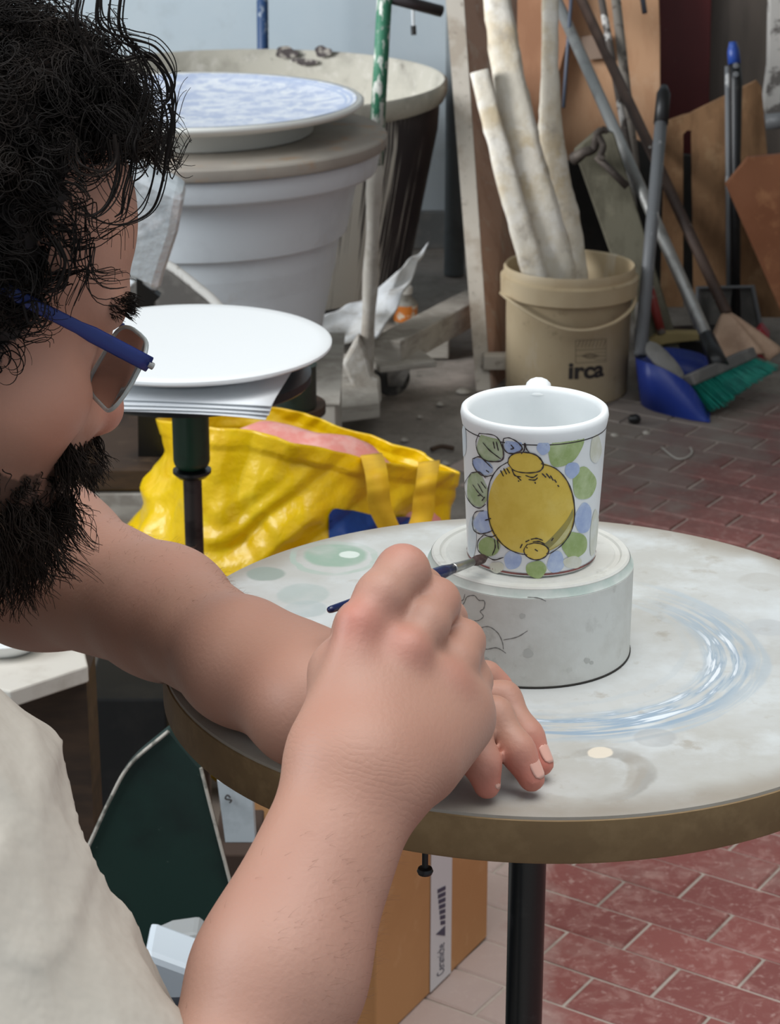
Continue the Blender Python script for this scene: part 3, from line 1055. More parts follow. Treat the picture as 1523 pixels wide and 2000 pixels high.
tag(build('pink_bundle', g.grid(pink, 40, 20, closed_u=True), mat('pink_tissue', (232, 150, 140), [((240, 186, 176), 40, 0.45, 0.6, 0.7)], rough=0.8), smooth=True, loc=tuple(pk - [0, 0, 0.21])), 'pink wrapped bundle showing inside the yellow bag', 'bundle')

# ------------------------------------------------------------------ planter with board and decorated plate
QY = 3.55
qc = PY(377, 195, QY)
QX, QZ = qc[0], qc[2]                      # plate rim height
M_PLANT = mat('white_planter', (218, 224, 228), [((188, 192, 196), 5, 0.48, 0.66, 0.5), ((176, 160, 140), 10, 0.62, 0.74, 0.4)], rough=0.5)
rimR = RP(366, qc)
disc_t = 0.020
dz_top = QZ - 0.052
z_rim = dz_top - disc_t - 0.0005
z_b = 0.225
P_ = thing('planter', 'big white tapered plastic planter with a moulded rim behind the plates', 'planter', (QX, QY, z_b))
H_ = z_rim - z_b
rB, zR = rimR * 0.80, z_rim - 0.135
lowr = lambda z: 0.19 + (rB - 0.004 - 0.19) * (z - z_b) / (zR - z_b)
prof = [(0, z_b), (0.185, z_b), (0.19, z_b + 0.004)] + [(lowr(z), z) for z in np.linspace(z_b + 0.03, zR - 0.006, 8)] + \
       [(rB + 0.0045, zR - 0.002), (rB + 0.006, zR + 0.003)] + [(rB + 0.006 + (rimR * 0.885 - rB - 0.006) * t, zR + 0.003 + (z_rim - 0.044 - zR - 0.003) * t) for t in (0.3, 0.6, 0.95, 1.0)] + \
       [(rimR * 0.972, z_rim - 0.040), (rimR * 0.985, z_rim - 0.034), (rimR, z_rim - 0.004), (rimR - 0.004, z_rim), (rimR - 0.012, z_rim - 0.002), (rimR * 0.8, z_rim - 0.08), (rimR * 0.75, z_rim - 0.2), (0.17, z_b + 0.02), (0, z_b + 0.02)]
build('pot', G().lathe(prof, (QX, QY, 0), 96), M_PLANT, P_, autos=50)
g = G().lathe([(rimR * 0.848, z_rim - 0.0455), (rimR * 0.968, z_rim - 0.0395), (rimR * 0.984, z_rim - 0.0335)], (QX, QY, 0), 96)
discR = RP(379, qc)
def board_mat():
    return mat('dusty_round_board', (156, 148, 138), [((176, 168, 156), 6, 0.45, 0.62, 0.7), ((176, 140, 104), 16, 0.55, 0.68, 0.7), ((118, 92, 66), 30, 0.66, 0.74, 0.6)], rough=0.85)
g = G().lathe([(0, dz_top - disc_t), (discR - 0.002, dz_top - disc_t), (discR, dz_top - disc_t + 0.003), (discR, dz_top - 0.003), (discR - 0.003, dz_top), (0, dz_top)], (QX, QY, 0), 96)
tag(build('round_board', g, board_mat(), autos=40, loc=(QX, QY, dz_top - disc_t)), 'round brown wooden board lying on the white planter', 'board')
plR = RP(334, qc)
g = G().lathe([(0, dz_top + 0.0004), (plR * 0.68, dz_top + 0.0004), (plR * 0.70, dz_top + 0.004), (plR * 0.71, dz_top + 0.026), (plR - 0.008, QZ - 0.010), (plR, QZ - 0.004), (plR, QZ), (plR - 0.004, QZ + 0.003), (plR - 0.03, QZ - 0.003), (plR * 0.7, QZ - 0.013), (0, QZ - 0.016)], (QX, QY, 0), 128)
DP = thing('decorated_plate', 'big shallow plate with pale blue painted pattern on the round board', 'plate', (QX, QY, dz_top))
build('plate', g, mat('cream_glaze', (226, 226, 220), rough=0.5), DP, smooth=True)
g = G().lathe([(plR - 0.012, QZ + 0.0022), (plR - 0.03, QZ - 0.0020), (plR * 0.7, QZ - 0.0120), (0, QZ - 0.0148)], (QX, QY, 0), 128)
build('blue_pattern', g, mat('faded_blue_pattern', (216, 222, 234), [((178, 190, 216), 30, 0.46, 0.54, 0.9), ((232, 236, 240), 34, 0.52, 0.6, 0.8), ((186, 198, 220), 70, 0.56, 0.62, 0.6)], rough=0.5), DP, smooth=True)
for rr in (0.018, 0.027, 0.040):
    g = G().lathe([(plR - rr, QZ + 0.0025 - (rr - 0.012) * 0.24), (plR - rr - 0.004, QZ + 0.0015 - (rr - 0.012) * 0.24)], (QX, QY, 0), 128)
    build('blue_ring', g, mat('ring_blue', (176, 190, 216), rough=0.5), DP)
# block that carries the planter
bx_ = thing('wooden_crate', 'low grey dusty wooden crate under the white planter', 'crate', (QX, QY, 0.0))
for i, z in enumerate((0.03, 0.105, 0.18)):
    for s in (-1, 1):
        build('slat', G().box((QX, QY + s * 0.20, z + 0.008), (0.46, 0.016, 0.064)), M_WOODGREY, bx_, bevel=0.002)
        build('slat', G().box((QX + s * 0.222, QY, z + 0.008), (0.016, 0.384, 0.064)), M_WOODGREY, bx_, bevel=0.002)
for i in range(4):
    build('top_board', G().box((QX - 0.18 + 0.12 * i, QY, 0.2225), (0.114, 0.42, 0.005)), M_WOODGREY, bx_, bevel=0.001)

# ------------------------------------------------------------------ big dark tub
BY = 4.62
bc = PY(478, 152, BY)
BX, BZ = bc[0], bc[2]
bR = RP(396, bc)
def drip_mat():
    m = mat('dark_tub_with_drips', (42, 36, 40), [((58, 50, 52), 10, 0.5, 0.6, 0.6)], rough=0.6)
    N, L = m.node_tree.nodes, m.node_tree.links
    b = N['Principled BSDF']
    out = b.inputs['Base Color'].links[0].from_socket
    tc = [n for n in N if n.type == 'TEX_COORD'][0]
    sep = N.new('ShaderNodeSeparateXYZ')
    L.new(tc.outputs['Object'], sep.inputs[0])
    at = N.new('ShaderNodeMath'); at.operation = 'ARCTAN2'
    L.new(sep.outputs[1], at.inputs[0]); L.new(sep.outputs[0], at.inputs[1])
    cb = N.new('ShaderNodeCombineXYZ')
    ml = N.new('ShaderNodeMath'); ml.operation = 'MULTIPLY'; ml.inputs[1].default_value = 34
    L.new(at.outputs[0], ml.inputs[0]); L.new(ml.outputs[0], cb.inputs[0])
    m2 = N.new('ShaderNodeMath'); m2.operation = 'MULTIPLY'; m2.inputs[1].default_value = 1.6
    L.new(sep.outputs[2], m2.inputs[0]); L.new(m2.outputs[0], cb.inputs[2])
    nz = N.new('ShaderNodeTexNoise'); nz.inputs['Scale'].default_value = 1.6; nz.inputs['Detail'].default_value = 5
    L.new(cb.outputs[0], nz.inputs['Vector'])
    # more slip towards the front-right, where it was poured; angle about -60 degrees
    dx = N.new('ShaderNodeMath'); dx.operation = 'SUBTRACT'; dx.inputs[1].default_value = -1.08
    L.new(at.outputs[0], dx.inputs[0])
    ab = N.new('ShaderNodeMath'); ab.operation = 'ABSOLUTE'; L.new(dx.outputs[0], ab.inputs[0])
    mr = N.new('ShaderNodeMapRange'); mr.inputs[1].default_value = 0.20; mr.inputs[2].default_value = 0.62
    mr.inputs[3].default_value = 0.11; mr.inputs[4].default_value = -0.12
    L.new(ab.outputs[0], mr.inputs[0])
    mz = N.new('ShaderNodeMapRange'); mz.inputs[1].default_value = 0.0; mz.inputs[2].default_value = 0.45
    mz.inputs[3].default_value = 0.06; mz.inputs[4].default_value = -0.03
    L.new(sep.outputs[2], mz.inputs[0])
    a1 = N.new('ShaderNodeMath'); L.new(nz.outputs[0], a1.inputs[0]); L.new(mr.outputs[0], a1.inputs[1])
    a2 = N.new('ShaderNodeMath'); L.new(a1.outputs[0], a2.inputs[0]); L.new(mz.outputs[0], a2.inputs[1])
    rg = N.new('ShaderNodeMapRange'); rg.inputs[1].default_value = 0.53; rg.inputs[2].default_value = 0.575
    L.new(a2.outputs[0], rg.inputs[0])
    mx = N.new('ShaderNodeMix'); mx.data_type = 'RGBA'
    L.new(rg.outputs[0], mx.inputs[0]); L.new(out, mx.inputs[6]); mx.inputs[7].default_value = lin((196, 192, 184))
    L.new(mx.outputs[2], b.inputs['Base Color'])
    return m
tz0 = 0.115
B = thing('slip_tub', 'wide black tub with white plaster drips and pale crusted rim', 'tub', (BX, BY, tz0))
body = build('tub_wall', G().lathe([(0, tz0), (bR * 0.80, tz0), (bR * 0.81, tz0 + 0.01), (bR * 0.955, BZ - 0.10), (bR * 0.965, BZ - 0.035)], (BX, BY, 0), 96), drip_mat(), B, autos=50)
M_RIM = mat('crusted_rim', (176, 172, 160), [((140, 136, 126), 10, 0.5, 0.64, 0.6), ((90, 84, 78), 22, 0.66, 0.72, 0.8), ((204, 200, 192), 26, 0.55, 0.7, 0.6)], rough=0.9, bump=0.5, bscale=40)
g = G().lathe([(bR * 0.955, BZ - 0.045), (bR * 0.985, BZ - 0.040), (bR, BZ - 0.024), (bR, BZ - 0.004), (bR * 0.985, BZ), (bR * 0.972, BZ - 0.004), (bR * 0.945, BZ - 0.06), (bR * 0.78, BZ - 0.32)], (BX, BY, 0), 96)
build('rim', g, M_RIM, B, autos=60)
g = G().lathe([(0, BZ - 0.16), (bR * 0.92, BZ - 0.16)], (BX, BY, 0), 64)
build('dried_slip', g, mat('dried_slip', (190, 184, 168), [((160, 154, 140), 10, 0.5, 0.6, 0.6)], rough=0.9, bump=0.4, bscale=30), B)
# chipped dark patches inside the far rim
for (px, py, rx, ry, sd) in ((560, 102, 22, 12, 1), (632, 100, 17, 11, 2), (596, 120, 26, 7, 3)):
    pts = []
    for (x, y) in blob_outline(px, py, rx, ry, 0.1, 0.12, 18, sd):
        r = ray(x, y)
        ts = np.linspace(4.4, 5.6, 1500)
        P = EYE + ts[:, None] * r
        rad = np.hypot(P[:, 0] - BX, P[:, 1] - BY)
        lim = bR * (0.945 - 0.635 * np.clip((BZ - 0.06 - P[:, 2]), 0, 1)) 
        i = np.argmax((rad > lim) & (P[:, 1] > BY))
        q = P[i].copy()
        k = (lim[i] - 0.004) / rad[i]
        q[0], q[1] = BX + (q[0] - BX) * k, BY + (q[1] - BY) * k
        pts.append(q)
    g = G().add(pts + [np.mean(pts, axis=0)], [(j, (j + 1) % 18, 18) for j in range(18)])
    build('chipped_patch', g, mat('bare_dark_plastic', (62, 54, 54), [((150, 144, 136), 60, 0.52, 0.6, 0.9)], rough=0.7), B)

# plaster-splashed sheet skirting the tub
M_SKIRT = mat('splashed_plastic_sheet', (190, 190, 188), [((214, 218, 222), 9, 0.45, 0.6, 0.7), ((150, 142, 132), 16, 0.55, 0.68, 0.7)], rough=0.7, bump=0.4, bscale=40)
ctrl = [[(588, 652, 3.98), (640, 690, 3.94), (735, 660, 3.98), (770, 610, 4.06)], [(640, 610, 4.08), (690, 640, 4.05), (745, 600, 4.10), (800, 545, 4.18)], [(690, 600, 4.16), (730, 570, 4.16), (780, 530, 4.2), (838, 478, 4.32)]]
CP_ = [[PY(*q) for q in row] for row in ctrl]


def skirt(u, v):
    rows = []
    for row in CP_:
        t = u * 3
        i = min(2, int(t))
        f = t - i
        rows.append(row[i] * (1 - f) + row[i + 1] * f)
    p = rows[0] * (1 - v) ** 2 + rows[1] * 2 * v * (1 - v) + rows[2] * v * v
    return p + np.array([0, -0.01, 0.012]) * wob(p, 40, 1.0)


tag(build('plastic_sheet', G().grid(skirt, 34, 14), M_SKIRT, smooth=True, solid=0.004), 'white splashed plastic sheet sloping below the dark tub', 'sheet')

# ------------------------------------------------------------------ trolley platform with caster, beam and green pole
TRO = thing('trolley', 'dusty wooden trolley with a peeling green pole in front of the tub', 'trolley', PZ(650, 790, 0))
pts = [PZ(505, 800, 0.075), PZ(610, 802, 0.075), PZ(742, 786, 0.075), PZ(738, 735, 0.075), PZ(690, 690, 0.075), PZ(560, 690, 0.075)]
build('platform', G().prism(pts, (0, 0, -0.03)), M_WOODGREY, TRO, bevel=0.003)
M_POLE = mat('peeling_green_pole', (38, 104, 76), [((204, 204, 196), 30, 0.55, 0.58, 0.95, (1, 1, 0.35)), ((150, 150, 146), 60, 0.6, 0.66, 0.7)], rough=0.6, bump=0.2, bscale=60)
M_POLEW = mat('plaster_coated_pole', (186, 180, 170), [((150, 140, 128), 10, 0.5, 0.62, 0.7), ((170, 130, 80), 24, 0.66, 0.72, 0.8), ((206, 204, 198), 30, 0.5, 0.62, 0.6)], rough=0.9, bump=0.7, bscale=60)
pt_, pm_, pb_ = PY(754, -60, 3.93), PY(733, 320, 3.92), PZ(712, 745, 0.075)
build('pole', G().tube([pt_, pm_], 0.0135, 14), M_POLE, TRO, smooth=True)
build('pole_foot', G().tube(spline([pm_, pm_ * 0.5 + pb_ * 0.5 + [0.002, 0, 0], pb_], 6), [0.0135 + 0.0018 * math.sin(i * 1.3) for i in range(13)], 12), M_POLEW, TRO, smooth=True)
build('plaster_gusset', G().prism([PY(x, y, 3.925) for x, y in [(668, 712), (700, 655), (716, 690), (728, 735), (742, 742), (745, 788), (716, 792), (690, 760)]], (0.0, 0.03, 0)), M_POLEW, TRO, bevel=0.006)
# dashes: slots in the platform edge
for k in range(3):
    p = PZ(622 - 0 + k * 22 - 22, 793 - k * 1.5, 0.0765)
    build('slot', G().box(p, (0.016, 0.004, 0.002)), M_BLACK, TRO)
beam0, beam1 = PY(752, 690, 4.0), PY(935, 592, 4.50)
s_, w_, d_ = frame(beam1 - beam0)
build('beam', G().box((beam0 + beam1) / 2, (0.062, 0.052, np.linalg.norm(beam1 - beam0)), (s_, w_, d_)), M_WOODGREY, TRO, bevel=0.003)
cp0 = PY(782, 700, 4.02)
build('caster_plate', G().box(cp0 + [0.0, 0, -0.005], (0.115, 0.09, 0.012), (np.array([0.94, 0.34, 0]), np.array([-0.34, 0.94, 0]), np.array([0, 0, 1.0]))), M_WOODGREY, TRO, bevel=0.003)
M_CASTER = mat('dusty_steel', (112, 108, 102), [((150, 144, 136), 30, 0.5, 0.62, 0.7)], rough=0.7, metal=0.2)
wz = 0.036
wc = PZ(764, 778, 0)
wc = np.array([wc[0], wc[1] + 0.015, wz + 0.002])
for s in (-1, 1):
    o1 = np.array([0.34 * 0.022 * s, -0.94 * 0.022 * s, 0])
    build('caster_fork', G().prism([wc + o1 + q for q in (np.array([-0.014, 0, -0.012]), np.array([0.014, 0, -0.012]), np.array([0.045, 0.01, cp0[2] - wc[2] - 0.012]), np.array([-0.018, 0, cp0[2] - wc[2] - 0.012]))], (0, 0.003, 0)), M_CASTER, TRO)
build('caster_wheel', G().lathe([(0.006, -0.012), (0.030, -0.012), (wz, -0.008), (wz, 0.008), (0.030, 0.012), (0.006, 0.012)], wc, 32, axis=(0.34, -0.94, 0)), mat('grey_rubber', (70, 68, 66), [((140, 134, 126), 40, 0.5, 0.6, 0.6)], rough=0.8), TRO, autos=40)
build('crossbar', G().tube([PY(748, -8, 3.93), PY(862, 22, 3.97)], 0.0105, 12), mat('dark_pipe', (66, 60, 60), rough=0.4, metal=0.4), TRO, smooth=True)
wcl = PZ(590, 815, 0)
build('caster_wheel', G().lathe([(0.004, -0.012), (0.036, -0.012), (0.0375, 0), (0.036, 0.012), (0.004, 0.012)], (wcl[0] + 0.0, wcl[1] + 0.05, 0.0385), 28, axis=(1, 0, 0)), MATS['grey_rubber'], TRO, autos=40)
# small hanging cord
g = G().tube([PY(804, -30, 4.9), PY(806, 20, 4.9), PY(807, 50, 4.9)], 0.003, 8)
hc = thing('hanging_string', 'thin pale cord with a black end hanging before the wall', 'cord', PY(807, 66, 4.9))
build('cord', g, mat('cord_grey', (200, 204, 206), rough=0.8), hc)
build('cord_end', G().tube([PY(807, 50, 4.9), PY(808, 68, 4.9)], 0.006, 8), M_BLACK, hc)
# green tin
gt = PZ(578, 775, 0.10)
gp = PY(578, 752, 2.9)
TN = thing('green_tin', 'small dark green tin with white scribble beside the papers', 'tin', (gp[0], 2.9, gp[2] - 0.03))
build('can', G().lathe([(0, -0.032), (0.026, -0.032), (0.028, -0.029), (0.028, 0.026), (0.029, 0.03), (0, 0.03)], gp, 36), mat('tin_green', (46, 58, 50), [((30, 38, 34), 30, 0.5, 0.6, 0.6)], rough=0.5), TN, autos=40)
g = G()
tspec = (gp + [0, 0, -0.032], 0.0283, 0.0283, 0.06)
for ln in ([(572, 752), (568, 757), (572, 762)], [(576, 763), (580, 752), (584, 763)], [(586, 761), (588, 752), (590, 760)]):
    g.add(*ribbon(pxline(ln, tspec, 4), 0.0014, tspec, 0.0004))
build('scribble', g, mat('chalk_white', (214, 214, 208), rough=0.9), TN)
st0 = PY(586, 772, 2.92)
tst = thing('paint_stand', 'grey wooden stand with white leg holding the green tin', 'stand', (gp[0], 2.9, 0))
build('stand_top', G().lathe([(0, gp[2] - 0.045), (0.06, gp[2] - 0.045), (0.06, gp[2] - 0.0325), (0, gp[2] - 0.0325)], (gp[0] - 0.02, 2.92, 0), 40), M_DARKWOOD, tst, autos=40)
build('leg', G().tube([np.array([gp[0] + 0.0, 2.92, gp[2] - 0.045]), np.array([gp[0] + 0.06, 2.94, 0.0])], 0.009, 10), mat('white_leg', (196, 190, 182), rough=0.8), tst, smooth=True)
for a in (130, 240):
    build('leg', G().tube([np.array([gp[0] - 0.03, 2.92, gp[2] - 0.045]), np.array([gp[0] - 0.02 + 0.1 * math.cos(math.radians(a)), 2.92 + 0.1 * math.sin(math.radians(a)), 0.0])], 0.009, 10), MATS['white_leg'], tst, smooth=True)

# small bottle on the floor behind the beam
bb = PY(792, 632, 4.42)
bb[2] = max(bb[2], 0.0)
SB = thing('small_bottle', 'small bottle with orange label under the dark tub edge', 'bottle', bb)
build('glass', G().lathe([(0, 0), (0.022, 0), (0.024, 0.004), (0.024, 0.045), (0.012, 0.058), (0.011, 0.066), (0, 0.066)], bb, 24), mat('dusty_bottle', (150, 146, 136), [((90, 80, 66), 30, 0.5, 0.6, 0.7)], rough=0.5), SB, autos=50)
build('label', G().lathe([(0.0246, 0.008), (0.0246, 0.042)], bb, 24), mat('orange_label', (206, 118, 40), [((220, 210, 190), 40, 0.52, 0.58, 0.9)], rough=0.7), SB)
build('cap', G().lathe([(0.013, 0.064), (0.014, 0.066), (0.014, 0.078), (0.012, 0.08), (0, 0.08)], bb, 20), mat('cap_white', (210, 206, 198), rough=0.7), SB, autos=40)
if bb[2] > 0.005:
    tag(build('brick_block', G().box2((bb[0] - 0.08, bb[1] - 0.05, 0), (bb[0] + 0.09, bb[1] + 0.07, bb[2] - 0.0003)), M_WOODGREY, bevel=0.004), 'dusty block under the small orange-labelled bottle', 'block')

# blue post behind the tub
o = build('blue_post', G().tube([PY(511, 200, 5.15) * [1, 1, 0], PY(511, -150, 5.15)], 0.0135, 14), mat('chipped_blue_paint', (34, 66, 108), [((150, 160, 170), 40, 0.58, 0.64, 0.8)], rough=0.5), smooth=True)
tag(o, 'chipped blue metal post standing behind the tub', 'post')
o = build('grey_post', G().lathe([(0, 0), (0.024, 0), (0.024, 1.6), (0, 1.6)], (PY(887, 500, 5.1)[0], 5.1, 0), 24), mat('dull_grey_pipe', (104, 110, 112), [((84, 86, 86), 9, 0.5, 0.6, 0.5)], rough=0.6), autos=40)
tag(o, 'dull grey upright pipe behind the leaning board', 'post')

# bubble-wrapped parcel and dark board with pale edge behind the head
M_BUB = mat('bubble_wrap', (200, 208, 212), [((226, 232, 236), 26, 0.52, 0.60, 0.9), ((140, 148, 154), 18, 0.55, 0.68, 0.6)], rough=0.22, bump=0.9, bscale=90, spec=0.7)
Yp = 2.75
corner = [(225, 310), (298, 350), (361, 378), (346, 460), (318, 545), (308, 582), (235, 545), (215, 430)]
def parcel(name, pts, y0, th):
    return build(name, G().prism([PL(x, y, y0, -0.25) for x, y in pts], (0, th, 0.01)), M_BUB, bevel=0.012)
tag(parcel('wrapped_parcel', corner, Yp, 0.05), 'flat parcel in shiny bubble wrap standing behind the forehead', 'parcel')
BD = thing('serving_board', 'dark board with pale rounded edge leaning below the parcel', 'board', PY(330, 600, 2.95))
arc = [PL(x, y, 2.86, 0.3) for x, y in [(140, 700), (255, 560), (318, 512), (345, 528), (385, 560), (420, 590), (470, 650), (520, 720)]]
build('panel', G().prism(arc, (0, 0.018, 0)), mat('grey_board_face', (84, 80, 76), [((120, 116, 110), 14, 0.5, 0.62, 0.6)], rough=0.8), BD)
build('edge', G().tube(spline(arc[2:8], 4), 0.0065, 10), mat('pale_edge', (214, 212, 206), [((150, 144, 136), 40, 0.6, 0.68, 0.6)], rough=0.7), BD, smooth=True)
# low table that carries parcel and board
LT = thing('low_bench', 'brown wooden bench behind the banding wheel, mostly hidden', 'bench', (-0.42, 2.92, 0))
zt_ = min(PL(520, 720, 2.86, 0.3)[2], PL(308, 582, Yp, -0.25)[2]) - 0.02
fpt = [PL(x, y, 2.72, -0.2) for x, y in [(265, 445), (274, 445), (278, 555), (312, 580), (300, 592)]]
for px_ in (300, 250):
    q_ = PL(px_, 600, 2.72, -0.2)
    fpt.append(np.array([q_[0], 2.72 - 0.2 * zt_, zt_ + 0.0005]))
fr = build('picture_tray', G().prism(fpt, (0, 0.02, 0)), M_BLACK)
tag(fr, 'black plastic tray on edge beside the bubble-wrapped parcel', 'tray')
build('bench_top', G().box2((-0.75, 2.60, zt_ - 0.03), (-0.22, 3.05, zt_)), M_DARKWOOD, LT, bevel=0.003)
for x in (-0.72, -0.25):
    for y in (2.82, 3.02):
        build('leg', G().box2((x - 0.02, y - 0.02, 0), (x + 0.02, y + 0.02, zt_ - 0.03)), M_DARKWOOD, LT, bevel=0.002)
build('side_panel', G().box2((-0.74, 2.775, 0.30), (PY(268, 900, 2.775)[0], 2.79, zt_ - 0.03)), mat('brown_panel', (110, 84, 58), [((84, 60, 40), 5, 0.45, 0.6, 0.7, (1, 1, 5)), ((132, 108, 84), 20, 0.55, 0.7, 0.5)], rough=0.75), LT)

# ------------------------------------------------------------------ leaning plank, bucket and plaster-crusted sticks
M_BOARD = mat('pinkish_plank_face', (190, 154, 134), [((160, 122, 102), 3, 0.45, 0.6, 0.7, (5, 5, 0.6)), ((206, 192, 178), 8, 0.56, 0.68, 0.6, (4, 4, 0.5)), ((196, 186, 176), 60, 0.6, 0.68, 0.5)], rough=0.85, bump=0.15, bscale=70)
M_BOARDE = mat('pale_plank_edge', (190, 182, 170), [((160, 146, 130), 12, 0.5, 0.62, 0.7), ((128, 116, 104), 50, 0.6, 0.68, 0.6)], rough=0.9, bump=0.3, bscale=60)
PLK = thing('leaning_plank', 'tall dusty pinkish plank leaning behind the beige bucket', 'plank', PZ(950, 762, 0))
k_ = 0.62
y0_ = 4.16
a0, a1 = PL(864, -80, y0_, k_), PL(930, 764, y0_, k_)
b0, b1 = PL(900, -80, y0_, k_), PL(958, 764, y0_, k_)
c0, c1 = PL(1010, -80, y0_ + 0.16, k_), PL(1010, 742, y0_ + 0.16, k_)
dpt = np.array([0, 0.16, 0])
build('plank_edge', G().prism([a0, b0, b1, a1], (0.004, 0.03, 0)), M_BOARDE, PLK)
q0, q1 = b0 + [0.001, 0.002, 0], b1 + [0.001, 0.002, 0]
build('plank_face', G().prism([q0, c0, c1, q1], (0, 0.018, 0)), M_BOARD, PLK)
build('batten', G().box(PL(958, 705, 4.15, k_) + [0.02, 0.0, 0], (0.07, 0.03, 0.03)), M_BOARDE, PLK, bevel=0.003)

bkc = PZ(1100, 795, 0)
BKY = bkc[1] + 0.115
BKX = PY(1110, 600, BKY)[0]
bkH = 0.0
rimc = PY(1110, 515, BKY)
bkH = rimc[2]
bkR = RP(135, rimc)
bkRb = RP(118, PY(1105, 780, BKY))
M_PAIL = mat('cream_pail', (196, 178, 146), [((180, 158, 124), 6, 0.46, 0.62, 0.6), ((212, 204, 188), 20, 0.58, 0.7, 0.6, (1, 1, 0.3)), ((150, 132, 104), 40, 0.62, 0.7, 0.5)], rough=0.55)
BK = thing('plastic_bucket', 'dirty cream plastic bucket printed irca holding the crusted sticks', 'bucket', (BKX, BKY, 0))
prof = [(0, 0), (bkRb - 0.004, 0), (bkRb, 0.005), (bkR - 0.012, bkH - 0.062), (bkR - 0.009, bkH - 0.058), (bkR - 0.001, bkH - 0.054), (bkR, bkH - 0.022), (bkR - 0.007, bkH - 0.018), (bkR - 0.006, bkH - 0.006), (bkR - 0.009, bkH), (bkR - 0.013, bkH - 0.003), (bkRb - 0.003, 0.006), (0, 0.006)]
build('pail', G().lathe(prof, (BKX, BKY, 0), 72), M_PAIL, BK, autos=50)
hps = [(978, 572), (1000, 590), (1050, 622), (1100, 642), (1150, 645), (1200, 630), (1235, 600), (1242, 570)]
hpt = []
for i, (x, y) in enumerate(hps):
    t = i / (len(hps) - 1)
    hpt.append(PY(x, y, BKY - (0.145 * math.sin(math.pi * t) ** 0.6)))
build('bail_handle', G().tube(spline(hpt, 6), 0.0036, 10), M_PAIL, BK, smooth=True)
BSPEC = (np.array([BKX, BKY, 0.0]), bkRb, bkR - 0.0125, bkH - 0.06)
M_PRINT = mat('dark_print', (48, 42, 40), rough=0.6)


def text_mesh(txt, size, bold=0.0, shear=0.0):
    cu = bpy.data.curves.new('t', 'FONT')
    cu.body = txt
    cu.size = size
    cu.offset = bold
    cu.shear = shear
    cu.align_x = 'CENTER'
    cu.align_y = 'BOTTOM'
    ob = bpy.data.objects.new('t', cu)
    COL.objects.link(ob)
    dg = bpy.context.evaluated_depsgraph_get()
    me = ob.evaluated_get(dg).to_mesh()
    v = np.array([p.co[:] for p in me.vertices])
    f = [tuple(p.vertices) for p in me.polygons]
    ob.evaluated_get(dg).to_mesh_clear()
    bpy.data.objects.remove(ob)
    bpy.data.curves.remove(cu)
    return v, f


tv, tf = text_mesh('irca', 0.034, 0.0010)
# fit to the printed size: 72 px wide, 30 px high
a_, z_ = on_cyl(1146, 740, *BSPEC)
wv = RP(72, PY(1146, 730, BKY))
hv = RP(32, PY(1146, 730, BKY))
lo_, hi_ = tv.min(0), tv.max(0)
g = G()
for ox, oz in ((0, 0), (0.0006, 0), (-0.0006, 0), (0, 0.0004)):
    g.add([cyl_pt(a_ + ((p[0] - (lo_[0] + hi_[0]) / 2) / (hi_[0] - lo_[0]) * wv + ox) / (bkRb * 1.02), z_ + (p[1] - lo_[1]) / (hi_[1] - lo_[1]) * hv + oz, *BSPEC, 0.0006) for p in tv], tf)
build('print_irca', g, M_PRINT, BK)
g = G()
thin = 0.0011
for ln in ([(1124, 665), (1183, 662)], [(1124, 665), (1124, 709)], [(1124, 709), (1183, 706)], [(1183, 662), (1183, 706)], [(1124, 684), (1183, 681)]):
    P = [(ln[0][0] + (ln[1][0] - ln[0][0]) * t, ln[0][1] + (ln[1][1] - ln[0][1]) * t) for t in np.linspace(0, 1, 10)]
    g.add(*ribbon([on_cyl(x, y, *BSPEC) for x, y in P], thin, BSPEC, 0.0006, False))
for i in range(8):
    x = 1128 + i * 7
    g.add(*ribbon([on_cyl(x, 678, *BSPEC), on_cyl(x + 3, 670, *BSPEC), on_cyl(x + 5, 664, *BSPEC)], 0.0014, BSPEC, 0.0006, False))
g.add(*ribbon([on_cyl(1124 + i * 3.0, 695, *BSPEC) for i in range(20)], 0.0012, BSPEC, 0.0007, False))
for k, (w0, dy) in enumerate(((30, -5), (36, -2.5), (36, 2.5), (30, 5))):
    g.add(*ribbon([on_cyl(1152 - w0 / 2 + w0 * t, 695 + dy * math.sin(math.pi * t), *BSPEC) for t in np.linspace(0, 1, 9)], 0.0012, BSPEC, 0.0007, False))
for dy in (-7, 7):
    g.add(*ribbon([on_cyl(1160 + 22 * t, 695 + dy, *BSPEC) for t in np.linspace(0, 1, 5)], 0.0009, BSPEC, 0.0007, False))
build('print_wheat_logo', g, mat('faded_print', (112, 98, 78), rough=0.6), BK)


def stick(pts, widths, flat, name, label, m=M_PLASTER, fk=0.6):
    P = spline([PY(*p) for p in pts], 10)
    R = np.interp(np.linspace(0, 1, len(P)), np.linspace(0, 1, len(widths)), widths)
    g = G()
    vs, fs = [], []
    n = 20
    fwd = np.array([0, -1.0, 0.2])
    for i, p in enumerate(P):
        t = unit(P[min(i + 1, len(P) - 1)] - P[max(i - 1, 0)])
        s = unit(np.cross(fwd, t))
        w = np.cross(t, s)
        hw_ = RP(R[i] / 2, p)
        for j in range(n):
            a = 2 * math.pi * j / n
            ca, sa = math.cos(a), math.sin(a)
            sq = 1 / max(abs(ca), abs(sa)) ** 0.7
            q = (s * ca + w * sa * fk) * hw_ * sq
            q = q * (1 + 0.07 * wob(p + q, 60, 3.0) + 0.04 * wob(p + q, 140, 1.0))
            vs.append(p + q)
    for i in range(len(P) - 1):
        for j in range(n):
            k = (j + 1) % n
            fs.append((i * n + j, i * n + k, (i + 1) * n + k, (i + 1) * n + j))
    fs += [tuple(range(n)), tuple((len(P) - 1) * n + j for j in range(n))]
    g.add(vs, fs)
    return tag(build(name, g, m, smooth=True), label, 'stick', 'plaster-crusted sticks in the bucket')


